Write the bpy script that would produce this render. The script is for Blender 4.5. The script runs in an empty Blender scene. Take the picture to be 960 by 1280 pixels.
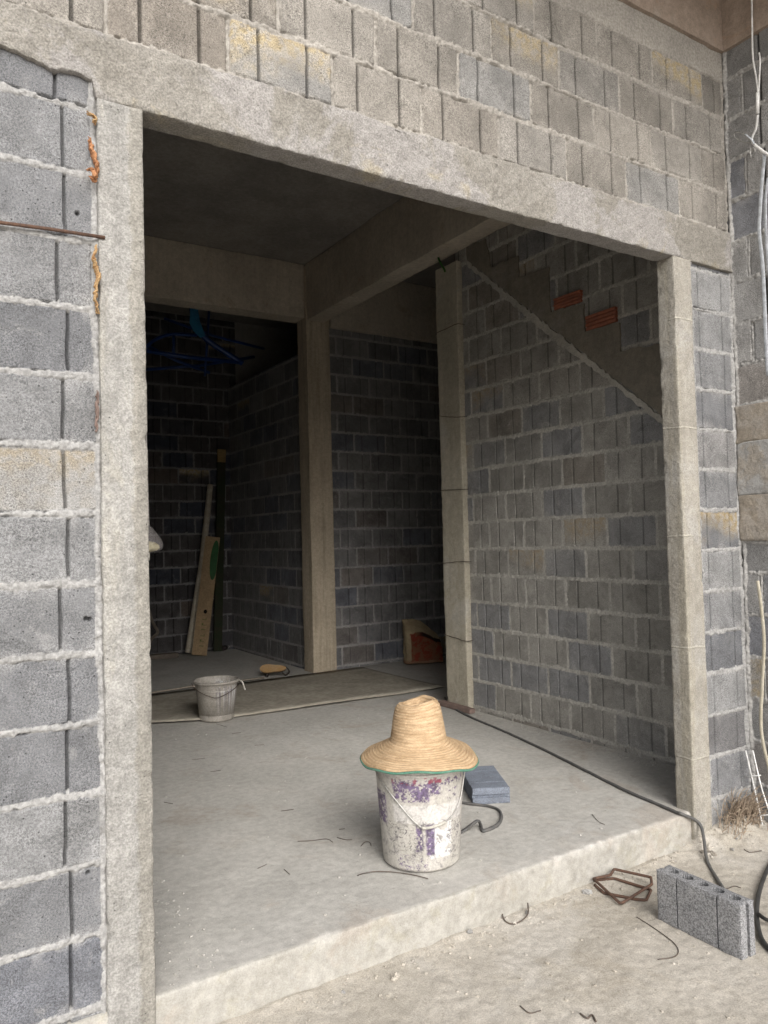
import bpy, math, random
import numpy as np
from mathutils import Vector, Matrix, Euler

random.seed(11)
rng = np.random.default_rng(5)
SC = bpy.context.scene
COL = SC.collection

# ------------------------------------------------------------------ camera
YAW, PIT, ROL = 0.5674, 0.0331, -0.0251
CX, CY, CZ = -0.643, -2.332, 1.3326
FV = np.array([math.sin(YAW)*math.cos(PIT), math.cos(YAW)*math.cos(PIT), math.sin(PIT)])
_r = np.array([math.cos(YAW), -math.sin(YAW), 0.0]); _u = np.cross(_r, FV)
RV = _r*math.cos(ROL) + _u*math.sin(ROL)
UV = -_r*math.sin(ROL) + _u*math.cos(ROL)
CV = np.array([CX, CY, CZ])
def _ray(u, v): return FV + RV*(u-480)/960 - UV*(v-640)/960
def onz(u, v, z=0.0):
    d = _ray(u, v); return CV + d*((z-CV[2])/d[2])
def ony(u, v, y=0.0):
    d = _ray(u, v); return CV + d*((y-CV[1])/d[1])
def onx(u, v, x):
    d = _ray(u, v); return CV + d*((x-CV[0])/d[0])
GZ = -0.15                      # level of the ground outside; 0 is the slab

# ------------------------------------------------------------------ noise
def _hash(ix, iy, iz, seed):
    with np.errstate(over='ignore'):
        h = (ix.astype(np.int64).astype(np.uint32)*np.uint32(374761393)
             + iy.astype(np.int64).astype(np.uint32)*np.uint32(668265263)
             + iz.astype(np.int64).astype(np.uint32)*np.uint32(2246822519)
             + np.uint32(seed*977+13)*np.uint32(3266489917))
        h = (h ^ (h >> np.uint32(13)))*np.uint32(1274126177)
        h = (h ^ (h >> np.uint32(16)))*np.uint32(2654435761)
        h = h ^ (h >> np.uint32(15))
    return h.astype(np.float64)/4294967295.0*2-1
def vn2(x, y, seed=0):
    x = np.asarray(x, float); y = np.asarray(y, float)
    x, y = np.broadcast_arrays(x, y)
    ix = np.floor(x); iy = np.floor(y); fx = x-ix; fy = y-iy
    fx = fx*fx*(3-2*fx); fy = fy*fy*(3-2*fy); z = np.zeros_like(ix)
    a = _hash(ix, iy, z, seed); b = _hash(ix+1, iy, z, seed)
    c = _hash(ix, iy+1, z, seed); d = _hash(ix+1, iy+1, z, seed)
    return (a*(1-fx)+b*fx)*(1-fy) + (c*(1-fx)+d*fx)*fy
def vn3(x, y, z, seed=0):
    ix = np.floor(x); iy = np.floor(y); iz = np.floor(z)
    fx = x-ix; fy = y-iy; fz = z-iz
    fx = fx*fx*(3-2*fx); fy = fy*fy*(3-2*fy); fz = fz*fz*(3-2*fz)
    r = 0
    for dz in (0, 1):
        a = _hash(ix, iy, iz+dz, seed); b = _hash(ix+1, iy, iz+dz, seed)
        c = _hash(ix, iy+1, iz+dz, seed); d = _hash(ix+1, iy+1, iz+dz, seed)
        p = (a*(1-fx)+b*fx)*(1-fy) + (c*(1-fx)+d*fx)*fy
        r = r + p*(fz if dz else 1-fz)
    return r
def fbm2(x, y, o=3, seed=0, g=.5):
    s = 0; a = 1; t = 0
    for k in range(o):
        s = s + a*vn2(x*2**k+k*7.3, y*2**k-k*3.1, seed+k*17); t += a; a *= g
    return s/t
def fbm3(x, y, z, o=3, seed=0):
    s = 0; a = 1; t = 0
    for k in range(o):
        s = s + a*vn3(x*2**k+k*7.3, y*2**k-k*3.1, z*2**k+k*1.7, seed+k*17); t += a; a *= .5
    return s/t
def sst(a, b, x):
    t = np.clip((x-a)/(b-a), 0, 1); return t*t*(3-2*t)

# ------------------------------------------------------------------ objects
def tag(o, label=None, cat=None, group=None, kind=None):
    if label: o['label'] = label
    if cat: o['category'] = cat
    if group: o['group'] = group
    if kind: o['kind'] = kind
    return o
def attach(o, parent, local=False):
    if parent is not None:
        o.parent = parent
        if not local:
            p = parent; L = Vector((0, 0, 0))
            while p is not None:
                L = L + p.location; p = p.parent
            o.matrix_parent_inverse = Matrix.Translation(-L)
def empty(name, loc, label, cat, group=None, kind='thing', rot=None):
    o = bpy.data.objects.new(name, None); COL.objects.link(o); o.location = loc
    o.empty_display_size = .1
    if rot: o.rotation_euler = rot
    return tag(o, label, cat, group, kind)
def mesh_np(name, V, Q, polys, mat, parent=None, smooth=True, attrs=None, local=False):
    me = bpy.data.meshes.new(name)
    nq = len(Q); V = np.ascontiguousarray(V, dtype=np.float32)
    loops = np.asarray(Q, dtype=np.int32).ravel()
    starts = np.arange(nq, dtype=np.int32)*4
    if polys:
        extra = np.concatenate([np.asarray(p, dtype=np.int32) for p in polys])
        es = np.cumsum([0]+[len(p) for p in polys[:-1]])+len(loops)
        loops = np.concatenate([loops, extra]); starts = np.concatenate([starts, es.astype(np.int32)])
    me.vertices.add(len(V)); me.vertices.foreach_set('co', V.ravel())
    me.loops.add(len(loops)); me.loops.foreach_set('vertex_index', loops.astype(np.int32))
    me.polygons.add(len(starts)); me.polygons.foreach_set('loop_start', starts.astype(np.int32))
    me.update(calc_edges=True)
    sm = np.ones(len(starts), dtype=bool) if smooth else np.zeros(len(starts), dtype=bool)
    if polys: sm[nq:] = False
    me.polygons.foreach_set('use_smooth', sm)
    for k, a in (attrs or {}).items():
        at = me.attributes.new(k, 'FLOAT', 'POINT')
        a = np.asarray(a, dtype=np.float32).ravel()
        if len(a) < len(V): a = np.concatenate([a, np.zeros(len(V)-len(a), dtype=np.float32)])
        at.data.foreach_set('value', a)
    me.validate()
    me.materials.append(mat)
    o = bpy.data.objects.new(name, me); COL.objects.link(o)
    attach(o, parent, local)
    return o
def gridq(nu, nv, off=0):
    i, j = np.meshgrid(np.arange(nu-1), np.arange(nv-1), indexing='ij')
    a = i*nv+j
    return (np.stack([a, a+nv, a+nv+1, a+1], -1).reshape(-1, 4)+off)
def heightfield(name, us, vs, o, ua, va, H, thick, mat, parent=None, attrs=None):
    """closed relief panel: front is a fine height field, back is flat"""
    ua = np.array(ua, float); va = np.array(va, float); na = np.cross(ua, va)
    U, W = np.meshgrid(us, vs, indexing='ij')
    P = np.array(o)+U[..., None]*ua+W[..., None]*va+H[..., None]*na
    nu, nv = len(us), len(vs)
    V = P.reshape(-1, 3); Q = gridq(nu, nv)
    idx = np.arange(nu*nv).reshape(nu, nv)
    loop = np.concatenate([idx[:, 0], idx[-1, 1:], idx[-2::-1, -1], idx[0, -2:0:-1]])
    B = V[loop].copy(); B -= np.outer((B-np.array(o))@na+thick, na)
    n0 = len(V); m = len(loop); k = np.arange(m); k2 = (k+1) % m
    side = np.stack([loop[k], n0+k, n0+k2, loop[k2]], -1)
    V = np.concatenate([V, B]); Q = np.concatenate([Q, side])
    return mesh_np(name, V, Q, [list((n0+np.arange(m))[::-1])], mat, parent, True, attrs)
def lin(a, b, s):
    n = max(1, int(math.ceil((b-a)/s-1e-6))); return np.linspace(a, b, n+1)
def joinax(*parts):
    out = [parts[0]]
    for p in parts[1:]: out.append(p[1:])
    return np.concatenate(out)

def rough_box(name, xs, ys, zs, mat, parent=None, amp=.003, chip=.02, seed=1, rad=.006, freq=9., skip=(), local=False, edge=.03):
    """box whose faces are slightly uneven and whose arrises are worn; displacement depends on position only"""
    Vs, Qs, off = [], [], 0
    A = (xs, ys, zs)
    for ax in range(3):
        b, c = (ax+1) % 3, (ax+2) % 3
        for sgn in (0, 1):
            if (ax, sgn) in skip: continue
            B, C_ = np.meshgrid(A[b], A[c], indexing='ij')
            P = np.zeros(B.shape+(3,)); P[..., b] = B; P[..., c] = C_; P[..., ax] = A[ax][-1 if sgn else 0]
            q = gridq(len(A[b]), len(A[c]), off)
            if not sgn: q = q[:, ::-1]
            Vs.append(P.reshape(-1, 3)); Qs.append(q); off += B.size
    V = np.concatenate(Vs); Q = np.concatenate(Qs)
    lo = np.array([a[0] for a in A]); hi = np.array([a[-1] for a in A])
    dl = V-lo; dh = hi-V; d = np.minimum(dl, dh); s = np.where(dl < dh, 1., -1.)
    ds = np.sort(d, axis=1); ed = ds[:, 1]
    x, y, z = V.T
    n1 = fbm3(x*14, y*14, z*14, 3, seed+5); n2 = fbm3(x*45, y*45, z*45, 2, seed+6)
    pull = rad*(1-sst(0, rad*1.6, ed)) + chip*np.clip(n1*.8+n2*.5-.12, 0, 1)*(1-sst(0, edge, ed))
    near = (d < edge).astype(float)*(1-d/edge).clip(0, 1)
    w = near/np.maximum(near.sum(1, keepdims=True), 1e-6)
    D = np.zeros_like(V)
    for k in range(3):
        D[:, k] = amp*(fbm3(x*freq*.35+k*31, y*freq*.35, z*freq*.35, 2, seed+k)+.5*fbm3(x*freq*2+k*31, y*freq*2, z*freq*2, 3, seed+k+9))
    V = V+D+s*w*pull[:, None]
    return mesh_np(name, V, Q, None, mat, parent, True, None, local)

class MB:
    def __init__(s): s.V = []; s.F = []
    def box(s, lo, hi, M=None, bev=0):
        (x0, y0, z0), (x1, y1, z1) = lo, hi
        if bev <= 0:
            v = [(x0,y0,z0),(x1,y0,z0),(x1,y1,z0),(x0,y1,z0),(x0,y0,z1),(x1,y0,z1),(x1,y1,z1),(x0,y1,z1)]
            f = [(0,3,2,1),(4,5,6,7),(0,1,5,4),(1,2,6,5),(2,3,7,6),(3,0,4,7)]
            return s.add(v, f, M)
        import bmesh
        bm = bmesh.new(); bmesh.ops.create_cube(bm, size=1)
        for q in bm.verts: q.co = Vector(((q.co.x+.5)*(x1-x0)+x0, (q.co.y+.5)*(y1-y0)+y0, (q.co.z+.5)*(z1-z0)+z0))
        bmesh.ops.bevel(bm, geom=bm.edges[:], offset=bev, segments=2, affect='EDGES')
        bm.verts.index_update()
        v = [q.co.copy() for q in bm.verts]; f = [[q.index for q in fc.verts] for fc in bm.faces]; bm.free()
        return s.add(v, f, M)
    def add(s, v, f, M=None):
        n = len(s.V)
        s.V += [tuple(M @ Vector(p)) if M is not None else tuple(p) for p in v]
        s.F += [tuple(i+n for i in q) for q in f]
        return s
    def tube(s, pts, r, n=8, M=None, cap=True, flat=1.0):
        P = [Vector(p) for p in pts]; R = r if hasattr(r, '__len__') else [r]*len(P)
        v, f = [], []
        t = (P[1]-P[0]).normalized(); up = Vector((0, 0, 1)) if abs(t.z) < .9 else Vector((1, 0, 0))
        a = t.cross(up).normalized()
        for i, p in enumerate(P):
            t = (P[min(i+1, len(P)-1)]-P[max(i-1, 0)]).normalized()
            a = (a-t*a.dot(t)); a = a.normalized() if a.length > 1e-6 else t.orthogonal().normalized()
            b = t.cross(a)
            for k in range(n):
                g = 2*math.pi*k/n
                v.append(p+(a*math.cos(g)+b*math.sin(g)*flat)*R[i])
        for i in range(len(P)-1):
            for k in range(n):
                k2 = (k+1) % n
                f.append((i*n+k, i*n+k2, (i+1)*n+k2, (i+1)*n+k))
        if cap:
            f.append(tuple(range(n-1, -1, -1))); f.append(tuple((len(P)-1)*n+k for k in range(n)))
        return s.add(v, f, M)
    def lathe(s, prof, n=48, M=None, fn=None):
        v, f = [], []
        for i, (r, z) in enumerate(prof):
            for k in range(n):
                g = 2*math.pi*k/n
                p = (r*math.cos(g), r*math.sin(g), z)
                v.append(fn(p, i, g) if fn else p)
        for i in range(len(prof)-1):
            for k in range(n):
                k2 = (k+1) % n
                f.append((i*n+k, (i+1)*n+k, (i+1)*n+k2, i*n+k2))
        return s.add(v, f, M)
    def prism(s, poly, z0, z1, M=None):
        n = len(poly)
        v = [(x, y, z0) for x, y in poly]+[(x, y, z1) for x, y in poly]
        f = [tuple(range(n-1, -1, -1)), tuple(range(n, 2*n))]+[(i, (i+1) % n, n+(i+1) % n, n+i) for i in range(n)]
        return s.add(v, f, M)
    def build(s, name, mat, parent=None, smooth=True, local=False, attrs=None, angle=None):
        me = bpy.data.meshes.new(name); me.from_pydata(s.V, [], s.F); me.update()
        if smooth:
            me.polygons.foreach_set('use_smooth', [True]*len(me.polygons))
            if angle is not None: me.set_sharp_from_angle(angle=math.radians(angle))
        for k, a in (attrs or {}).items():
            at = me.attributes.new(k, 'FLOAT', 'POINT'); at.data.foreach_set('value', np.asarray(a, dtype=np.float32))
        me.materials.append(mat)
        o = bpy.data.objects.new(name, me); COL.objects.link(o); attach(o, parent, local)
        return o
def spline(pts, n=8, jit=0, seed=0):
    P = [np.array(p, float) for p in pts]; P = [2*P[0]-P[1]]+P+[2*P[-1]-P[-2]]
    rr = random.Random(seed); out = []
    for i in range(1, len(P)-2):
        for k in range(n):
            t = k/n
            q = .5*((2*P[i])+(-P[i-1]+P[i+1])*t+(2*P[i-1]-5*P[i]+4*P[i+1]-P[i+2])*t*t+(-P[i-1]+3*P[i]-3*P[i+1]+P[i+2])*t**3)
            out.append(q+np.array([rr.uniform(-jit, jit) for _ in range(3)]))
    out.append(P[-2]); return out

# ------------------------------------------------------------------ materials
class NT:
    def __init__(s, name, rough=.9, spec=.25):
        m = bpy.data.materials.new(name); m.use_nodes = True; s.m = m; s.t = m.node_tree
        s.b = s.t.nodes['Principled BSDF']; s.b.inputs['Roughness'].default_value = rough
        s.b.inputs['Specular IOR Level'].default_value = spec
        s.tc = s.n('ShaderNodeTexCoord').outputs['Object']
    def n(s, k): return s.t.nodes.new(k)
    def l(s, a, b): s.t.links.new(a, b)
    def put(s, sock, v):
        if hasattr(v, 'is_linked') or hasattr(v, 'links'): s.l(v, sock)
        elif isinstance(v, (tuple, list)) and len(v) == 3 and sock.type == 'RGBA': sock.default_value = (*v, 1)
        else: sock.default_value = v
    def noise(s, scale, detail=4, rough=.55, dist=0, vec=None, stretch=None):
        q = s.n('ShaderNodeTexNoise'); q.inputs['Scale'].default_value = scale; q.inputs['Detail'].default_value = detail
        q.inputs['Roughness'].default_value = rough; q.inputs['Distortion'].default_value = dist
        v = vec or s.tc
        if stretch:
            mp = s.n('ShaderNodeMapping'); s.l(v, mp.inputs['Vector']); mp.inputs['Scale'].default_value = stretch; v = mp.outputs[0]
        s.l(v, q.inputs['Vector']); return q.outputs['Fac']
    def voro(s, scale, feature='F1'):
        q = s.n('ShaderNodeTexVoronoi'); q.feature = feature; q.inputs['Scale'].default_value = scale; s.l(s.tc, q.inputs['Vector']); return q.outputs['Distance']
    def rng(s, v, a, b, c=0., d=1.):
        q = s.n('ShaderNodeMapRange'); q.interpolation_type = 'SMOOTHSTEP'
        s.put(q.inputs[0], v)
        for i, k in enumerate((a, b, c, d)): q.inputs[i+1].default_value = k
        return q.outputs[0]
    def math(s, op, a, b=0.):
        q = s.n('ShaderNodeMath'); q.operation = op; s.put(q.inputs[0], a); s.put(q.inputs[1], b); return q.outputs[0]
    def mix(s, f, a, b, mode='MIX'):
        q = s.n('ShaderNodeMix'); q.data_type = 'RGBA'; q.blend_type = mode
        s.put(q.inputs[0], f); s.put(q.inputs[6], a); s.put(q.inputs[7], b); return q.outputs[2]
    def mul(s, c, v):
        q = s.n('ShaderNodeVectorMath'); q.operation = 'SCALE'; s.put(q.inputs[0], c); s.put(q.inputs['Scale'], v); return q.outputs[0]
    def attr(s, name):
        q = s.n('ShaderNodeAttribute'); q.attribute_name = name; return q.outputs['Fac']
    def bump(s, hs):
        prev = None
        for h, st, di in hs:
            q = s.n('ShaderNodeBump'); q.inputs['Strength'].default_value = st; q.inputs['Distance'].default_value = di
            s.l(h, q.inputs['Height'])
            if prev is not None: s.l(prev, q.inputs['Normal'])
            prev = q.outputs[0]
        s.l(prev, s.b.inputs['Normal'])
    def out(s, c): s.put(s.b.inputs['Base Color'], c); return s.m

def concrete(name, c1, c2, c3=None, sc=2.5, speck=.3, bump=.5, rough=.92, stain=None, streak=None, grain=170, c3lim=(.52, .62), pour=None, form=False, holes=.55, lumpk=.55):
    t = NT(name, rough)
    a = t.noise(sc, 8, .68); c = t.mix(t.rng(a, .38, .62), c1, c2)
    if c3:
        k3 = t.rng(t.noise(sc*.55, 6, .7, .4), *c3lim); c = t.mix(t.math('MULTIPLY', k3, .85), c, c3)
    if stain: c = t.mix(t.math('MULTIPLY', t.rng(t.noise(sc*1.7, 7, .72, .8), .55, .68), .6), c, stain)
    if streak: c = t.mix(t.math('MULTIPLY', t.rng(t.noise(9, 6, .65, 0, None, (1, 1, .06)), .48, .64), .7), c, streak)
    hs = []
    sp = t.n('ShaderNodeSeparateXYZ'); t.l(t.tc, sp.inputs[0])
    if pour:      # cold joints between lifts of concrete
        q = t.math('FRACT', t.math('ADD', t.math('MULTIPLY', sp.outputs[2], 1.9), t.math('MULTIPLY', t.noise(5, 4, .6), .06)))
        ln = t.math('MULTIPLY', t.rng(t.math('ABSOLUTE', t.math('SUBTRACT', q, .5)), .012, .004), t.rng(t.noise(4, 4), .42, .52))
        c = t.mix(t.math('MULTIPLY', ln, .7), c, pour); hs.append((ln, .6, .006))
    if form:      # grain printed by the formwork boards
        fg = t.noise(30, 5, .6, .2, None, (1, 1, .04)); c = t.mul(c, t.rng(fg, .35, .65, .96, 1.035)); hs.append((fg, .35, .006))
    g = t.noise(grain, 4, .6); c = t.mul(c, t.rng(g, .3, .7, 1-speck, 1+speck))
    m = t.noise(30, 8, .72); c = t.mul(c, t.rng(m, .3, .7, .86, 1.12))
    pm = t.rng(t.noise(6, 3), .48, .58); hole = t.math('SUBTRACT', 1., t.rng(t.voro(52), .05, .14)); hole = t.math('MULTIPLY', hole, pm)
    c = t.mul(c, t.math('SUBTRACT', 1., t.math('MULTIPLY', hole, holes)))
    lump = t.noise(11, 6, .7, .6)
    t.bump([(lump, bump*lumpk, .03), (m, bump, .012), (g, bump*.6, .003), (t.math('SUBTRACT', 1., hole), .6*min(1, holes*1.5), .006)]+hs)
    return t.out(c)

def blockwall(name, dark, light, mort, yellow=(.36, .27, .13), blue=None, speck=.4, bump=.7, grain=190, gdark=.38, brown=(.16, .115, .08)):
    """block face / mortar chosen by the relief's own 'blk' mask"""
    t = NT(name, .95, .15)
    blk = t.attr('blk'); tint = t.attr('tint'); st = t.attr('stain'); th = t.attr('hue')
    c = t.mix(tint, dark, light)
    if blue: c = t.mix(t.rng(th, .72, .9), c, blue)
    c = t.mix(t.math('MULTIPLY', t.rng(th, .12, .0), .3), c, brown)
    n1 = t.noise(5, 7, .7, .5); c = t.mul(c, t.rng(n1, .3, .7, .78, 1.22))
    c = t.mix(t.math('MULTIPLY', t.rng(t.noise(9, 6, .7, .6), .56, .72), .35), c, mort)
    c = t.mix(t.math('MULTIPLY', t.attr('smear'), .55), c, mort)
    c = t.mix(st, c, t.mix(t.rng(t.noise(30, 4), .4, .6), yellow, (.40, .36, .30)))
    g = t.noise(grain, 3, .65); g2 = t.noise(grain*2.1, 2, .6)
    gg = t.math('ADD', t.math('MULTIPLY', g, .6), t.math('MULTIPLY', g2, .4))
    sm = t.rng(t.noise(7, 5, .7), .3, .7, .45, 1.25)
    gs = t.math('ADD', 1., t.math('MULTIPLY', t.math('MULTIPLY', t.math('SUBTRACT', t.rng(gg, .36, .64), .47), speck*2.1), sm)); c = t.mul(c, gs)
    por = t.math('MULTIPLY', t.math('SUBTRACT', 1., t.rng(t.voro(58), .07, .15)), t.rng(t.noise(11, 3), .45, .56)); c = t.mul(c, t.math('SUBTRACT', 1., t.math('MULTIPLY', por, .65)))
    st_ = t.rng(t.noise(3.3, 7, .75, .9), .55, .66); c = t.mul(c, t.math('SUBTRACT', 1., t.math('MULTIPLY', st_, .20)))
    w = t.rng(g2, .66, .74); c = t.mix(t.math('MULTIPLY', w, .35), c, (.55, .54, .52))
    pit = t.rng(t.voro(120), .06, .2, .45, 1.); c = t.mul(c, pit)
    m = t.mul(t.mix(t.rng(t.noise(4, 6, .7), .35, .65), mort, tuple(k*.78 for k in mort)), t.rng(t.noise(80, 6, .7), .3, .7, .72, 1.22))
    c = t.mix(blk, m, c)
    gv = t.attr('groove'); c = t.mul(c, t.rng(gv, 0, 1, 1, gdark))  # recessed grooves also darkened in the colour to deepen their shade
    t.bump([(t.noise(60, 6, .7), bump*.6, .008), (gg, bump, .004), (t.math('SUBTRACT', 1., por), .7, .006)])
    return t.out(c)

def plain(name, c1, c2=None, sc=20, rough=.6, spec=.4, bump=.15, speck=.12, metal=0., trans=0.):
    t = NT(name, rough, spec)
    c2 = c2 or tuple(k*.7 for k in c1)
    n = t.noise(sc, 6, .65, .3); c = t.mix(t.rng(n, .35, .65), c1, c2)
    g = t.noise(sc*9, 3); c = t.mul(c, t.rng(g, .3, .7, 1-speck, 1+speck))
    t.b.inputs['Metallic'].default_value = metal
    t.bump([(n, bump, .004), (g, bump, .001)])
    return t.out(c)

M = {}
M['block'] = blockwall('grey concrete block', (.128, .131, .141), (.25, .25, .25), (.385, .38, .372), blue=(.150, .155, .172), gdark=.5)
M['blocktop'] = blockwall('weathered concrete block', (.20, .186, .167), (.275, .256, .23), (.40, .375, .34), blue=(.235, .23, .222), yellow=(.43, .345, .20))
M['blockin'] = blockwall('indoor concrete block', (.27, .26, .238), (.35, .337, .31), (.51, .49, .45), blue=(.25, .25, .252), yellow=(.40, .32, .215), speck=.28, gdark=.55)
M['blockdark'] = blockwall('shade-darkened concrete block', (.045, .042, .044), (.075, .07, .07), (.20, .195, .195), blue=(.045, .05, .065), speck=.3)  # shade of the back room put into the near-black block colour
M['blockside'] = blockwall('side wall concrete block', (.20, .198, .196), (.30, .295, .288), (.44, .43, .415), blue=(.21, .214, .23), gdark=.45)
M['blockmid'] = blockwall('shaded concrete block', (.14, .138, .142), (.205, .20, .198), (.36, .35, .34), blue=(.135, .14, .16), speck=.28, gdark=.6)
M['lintel'] = concrete('lintel concrete', (.33, .312, .283), (.265, .248, .22), (.345, .328, .315), 2.0, .27, .9, stain=(.40, .35, .25), c3lim=(.49, .53))
M['slimpost'] = concrete('slender post concrete', (.475, .435, .355), (.41, .375, .30), (.48, .455, .40), 3, .16, .45, streak=(.39, .36, .285), form=True)
M['post'] = concrete('post concrete', (.45, .43, .395), (.37, .35, .315), (.47, .46, .445), 3, .25, .6, streak=(.35, .33, .26))
def left_post():
    t = NT('left post concrete', .92)
    c = t.mix(t.rng(t.noise(3, 8, .68), .38, .62), (.345, .336, .32), (.29, .282, .265))
    sp = t.n('ShaderNodeSeparateXYZ'); t.l(t.tc, sp.inputs[0])
    e = t.math('ADD', sp.outputs[0], t.math('MULTIPLY', t.math('SUBTRACT', t.noise(11, 6, .7), .5), .07))
    c = t.mix(t.math('MULTIPLY', t.rng(e, -.052, -.038), .8), c, (.265, .25, .22))
    c = t.mix(t.math('MULTIPLY', t.rng(t.noise(6, 6, .7, .6, None, (1, 1, .2)), .55, .66), .5), c, (.385, .365, .315))
    m = t.noise(40, 6, .65); c = t.mul(c, t.rng(m, .3, .7, .84, 1.14))
    g = t.noise(180, 4, .6); c = t.mul(c, t.rng(g, .3, .7, .78, 1.22))
    st2 = t.noise(16, 6, .65, .2, None, (1, 1, .05)); c = t.mul(c, t.rng(st2, .35, .65, .90, 1.08))
    hole = t.math('MULTIPLY', t.math('SUBTRACT', 1., t.rng(t.voro(48), .05, .13)), t.rng(t.noise(6, 3), .5, .6)); c = t.mul(c, t.math('SUBTRACT', 1., t.math('MULTIPLY', hole, .6)))
    t.bump([(t.noise(10, 6, .7, .6), .5, .03), (m, .6, .012), (g, .4, .003), (st2, .3, .006), (t.math('SUBTRACT', 1., hole), .6, .006)])
    return t.out(c)
M['leftpost'] = left_post()
M['postwarm'] = concrete('formed post concrete', (.355, .334, .295), (.295, .275, .24), (.36, .346, .322), 3, .2, .5, streak=(.30, .275, .22), pour=(.47, .44, .38), form=True)
M['beam'] = concrete('beam concrete', (.36, .29, .24), (.30, .24, .195), (.36, .31, .265), 2, .12, .3, stain=(.38, .26, .18), form=True)
M['inbeam'] = concrete('indoor beam concrete', (.51, .455, .375), (.42, .37, .305), None, 2, .12, .3, stain=(.33, .25, .17), form=True)
M['column'] = concrete('column concrete', (.53, .455, .35), (.455, .385, .295), (.45, .385, .30), 2.5, .12, .35, streak=(.32, .27, .20), form=True)
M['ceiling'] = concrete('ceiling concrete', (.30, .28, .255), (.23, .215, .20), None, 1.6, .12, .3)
def slab_mat():
    t = NT('slab concrete', .9)
    c = t.mix(t.rng(t.noise(1.7, 8, .68, .4), .36, .64), (.465, .45, .42), (.405, .392, .364))
    c = t.mix(t.math('MULTIPLY', t.rng(t.noise(.9, 6, .7, .6), .52, .66), .7), c, (.46, .448, .425))
    c = t.mix(t.math('MULTIPLY', t.rng(t.noise(3.1, 7, .72, .8), .56, .7), .45), c, (.345, .31, .265))
    sp = t.n('ShaderNodeSeparateXYZ'); t.l(t.tc, sp.inputs[0])
    edge = t.math('ADD', sp.outputs[1], t.math('MULTIPLY', t.math('SUBTRACT', t.noise(9, 5, .7), .5), .10))
    c = t.mix(t.math('MULTIPLY', t.rng(edge, .20, -.02), .55), c, (.46, .44, .41))
    face = t.mix(t.rng(t.noise(4, 8, .7, .5), .36, .64), (.41, .395, .362), (.35, .335, .302))
    face = t.mix(t.math('MULTIPLY', t.rng(t.noise(7, 5, .65, .4), .56, .66), .5), face, (.34, .32, .26))
    c = t.mix(t.rng(sp.outputs[1], .014, .004), c, face)
    rs = t.math('MULTIPLY', t.rng(t.noise(2.3, 6, .7, .8), .54, .66), .5); c = t.mix(rs, c, (.36, .315, .27))
    spl = t.math('MULTIPLY', t.math('SUBTRACT', 1., t.rng(t.voro(17), .05, .16)), t.rng(t.noise(3, 3), .5, .56)); c = t.mix(t.math('MULTIPLY', spl, .5), c, (.47, .455, .43))
    scf = t.rng(t.noise(14, 7, .7, 2.2), .60, .68); c = t.mix(t.math('MULTIPLY', scf, .35), c, (.46, .45, .43))
    scd = t.rng(t.noise(19, 7, .72, 1.6), .62, .70); c = t.mix(t.math('MULTIPLY', scd, .4), c, (.22, .21, .20))
    m = t.noise(30, 6, .65); c = t.mul(c, t.rng(m, .3, .7, .88, 1.10))
    g = t.noise(210, 3, .6); c = t.mul(c, t.rng(g, .3, .7, .90, 1.10))
    arc = t.noise(5, 5, .6, 1.5, None, (1, .5, 1)); c = t.mul(c, t.rng(arc, .35, .65, .97, 1.03))
    c = t.mul(c, t.rng(t.voro(48), .04, .10, .72, 1.))
    t.bump([(m, .22, .010), (arc, .12, .02), (g, .25, .002)])
    return t.out(c)
M['floor'] = slab_mat()
M['ground'] = concrete('dusty ground', (.475, .44, .388), (.405, .372, .32), (.49, .46, .415), 1.9, .2, .42, stain=(.39, .35, .29), grain=220, holes=.3, lumpk=.25)
M['render'] = concrete('grey mortar patch', (.35, .345, .335), (.29, .283, .27), (.33, .295, .25), 4, .15, .6)
M['stringer'] = concrete('stair concrete', (.25, .225, .185), (.20, .18, .15), (.26, .24, .21), 3, .12, .4, streak=(.20, .18, .15))

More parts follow.
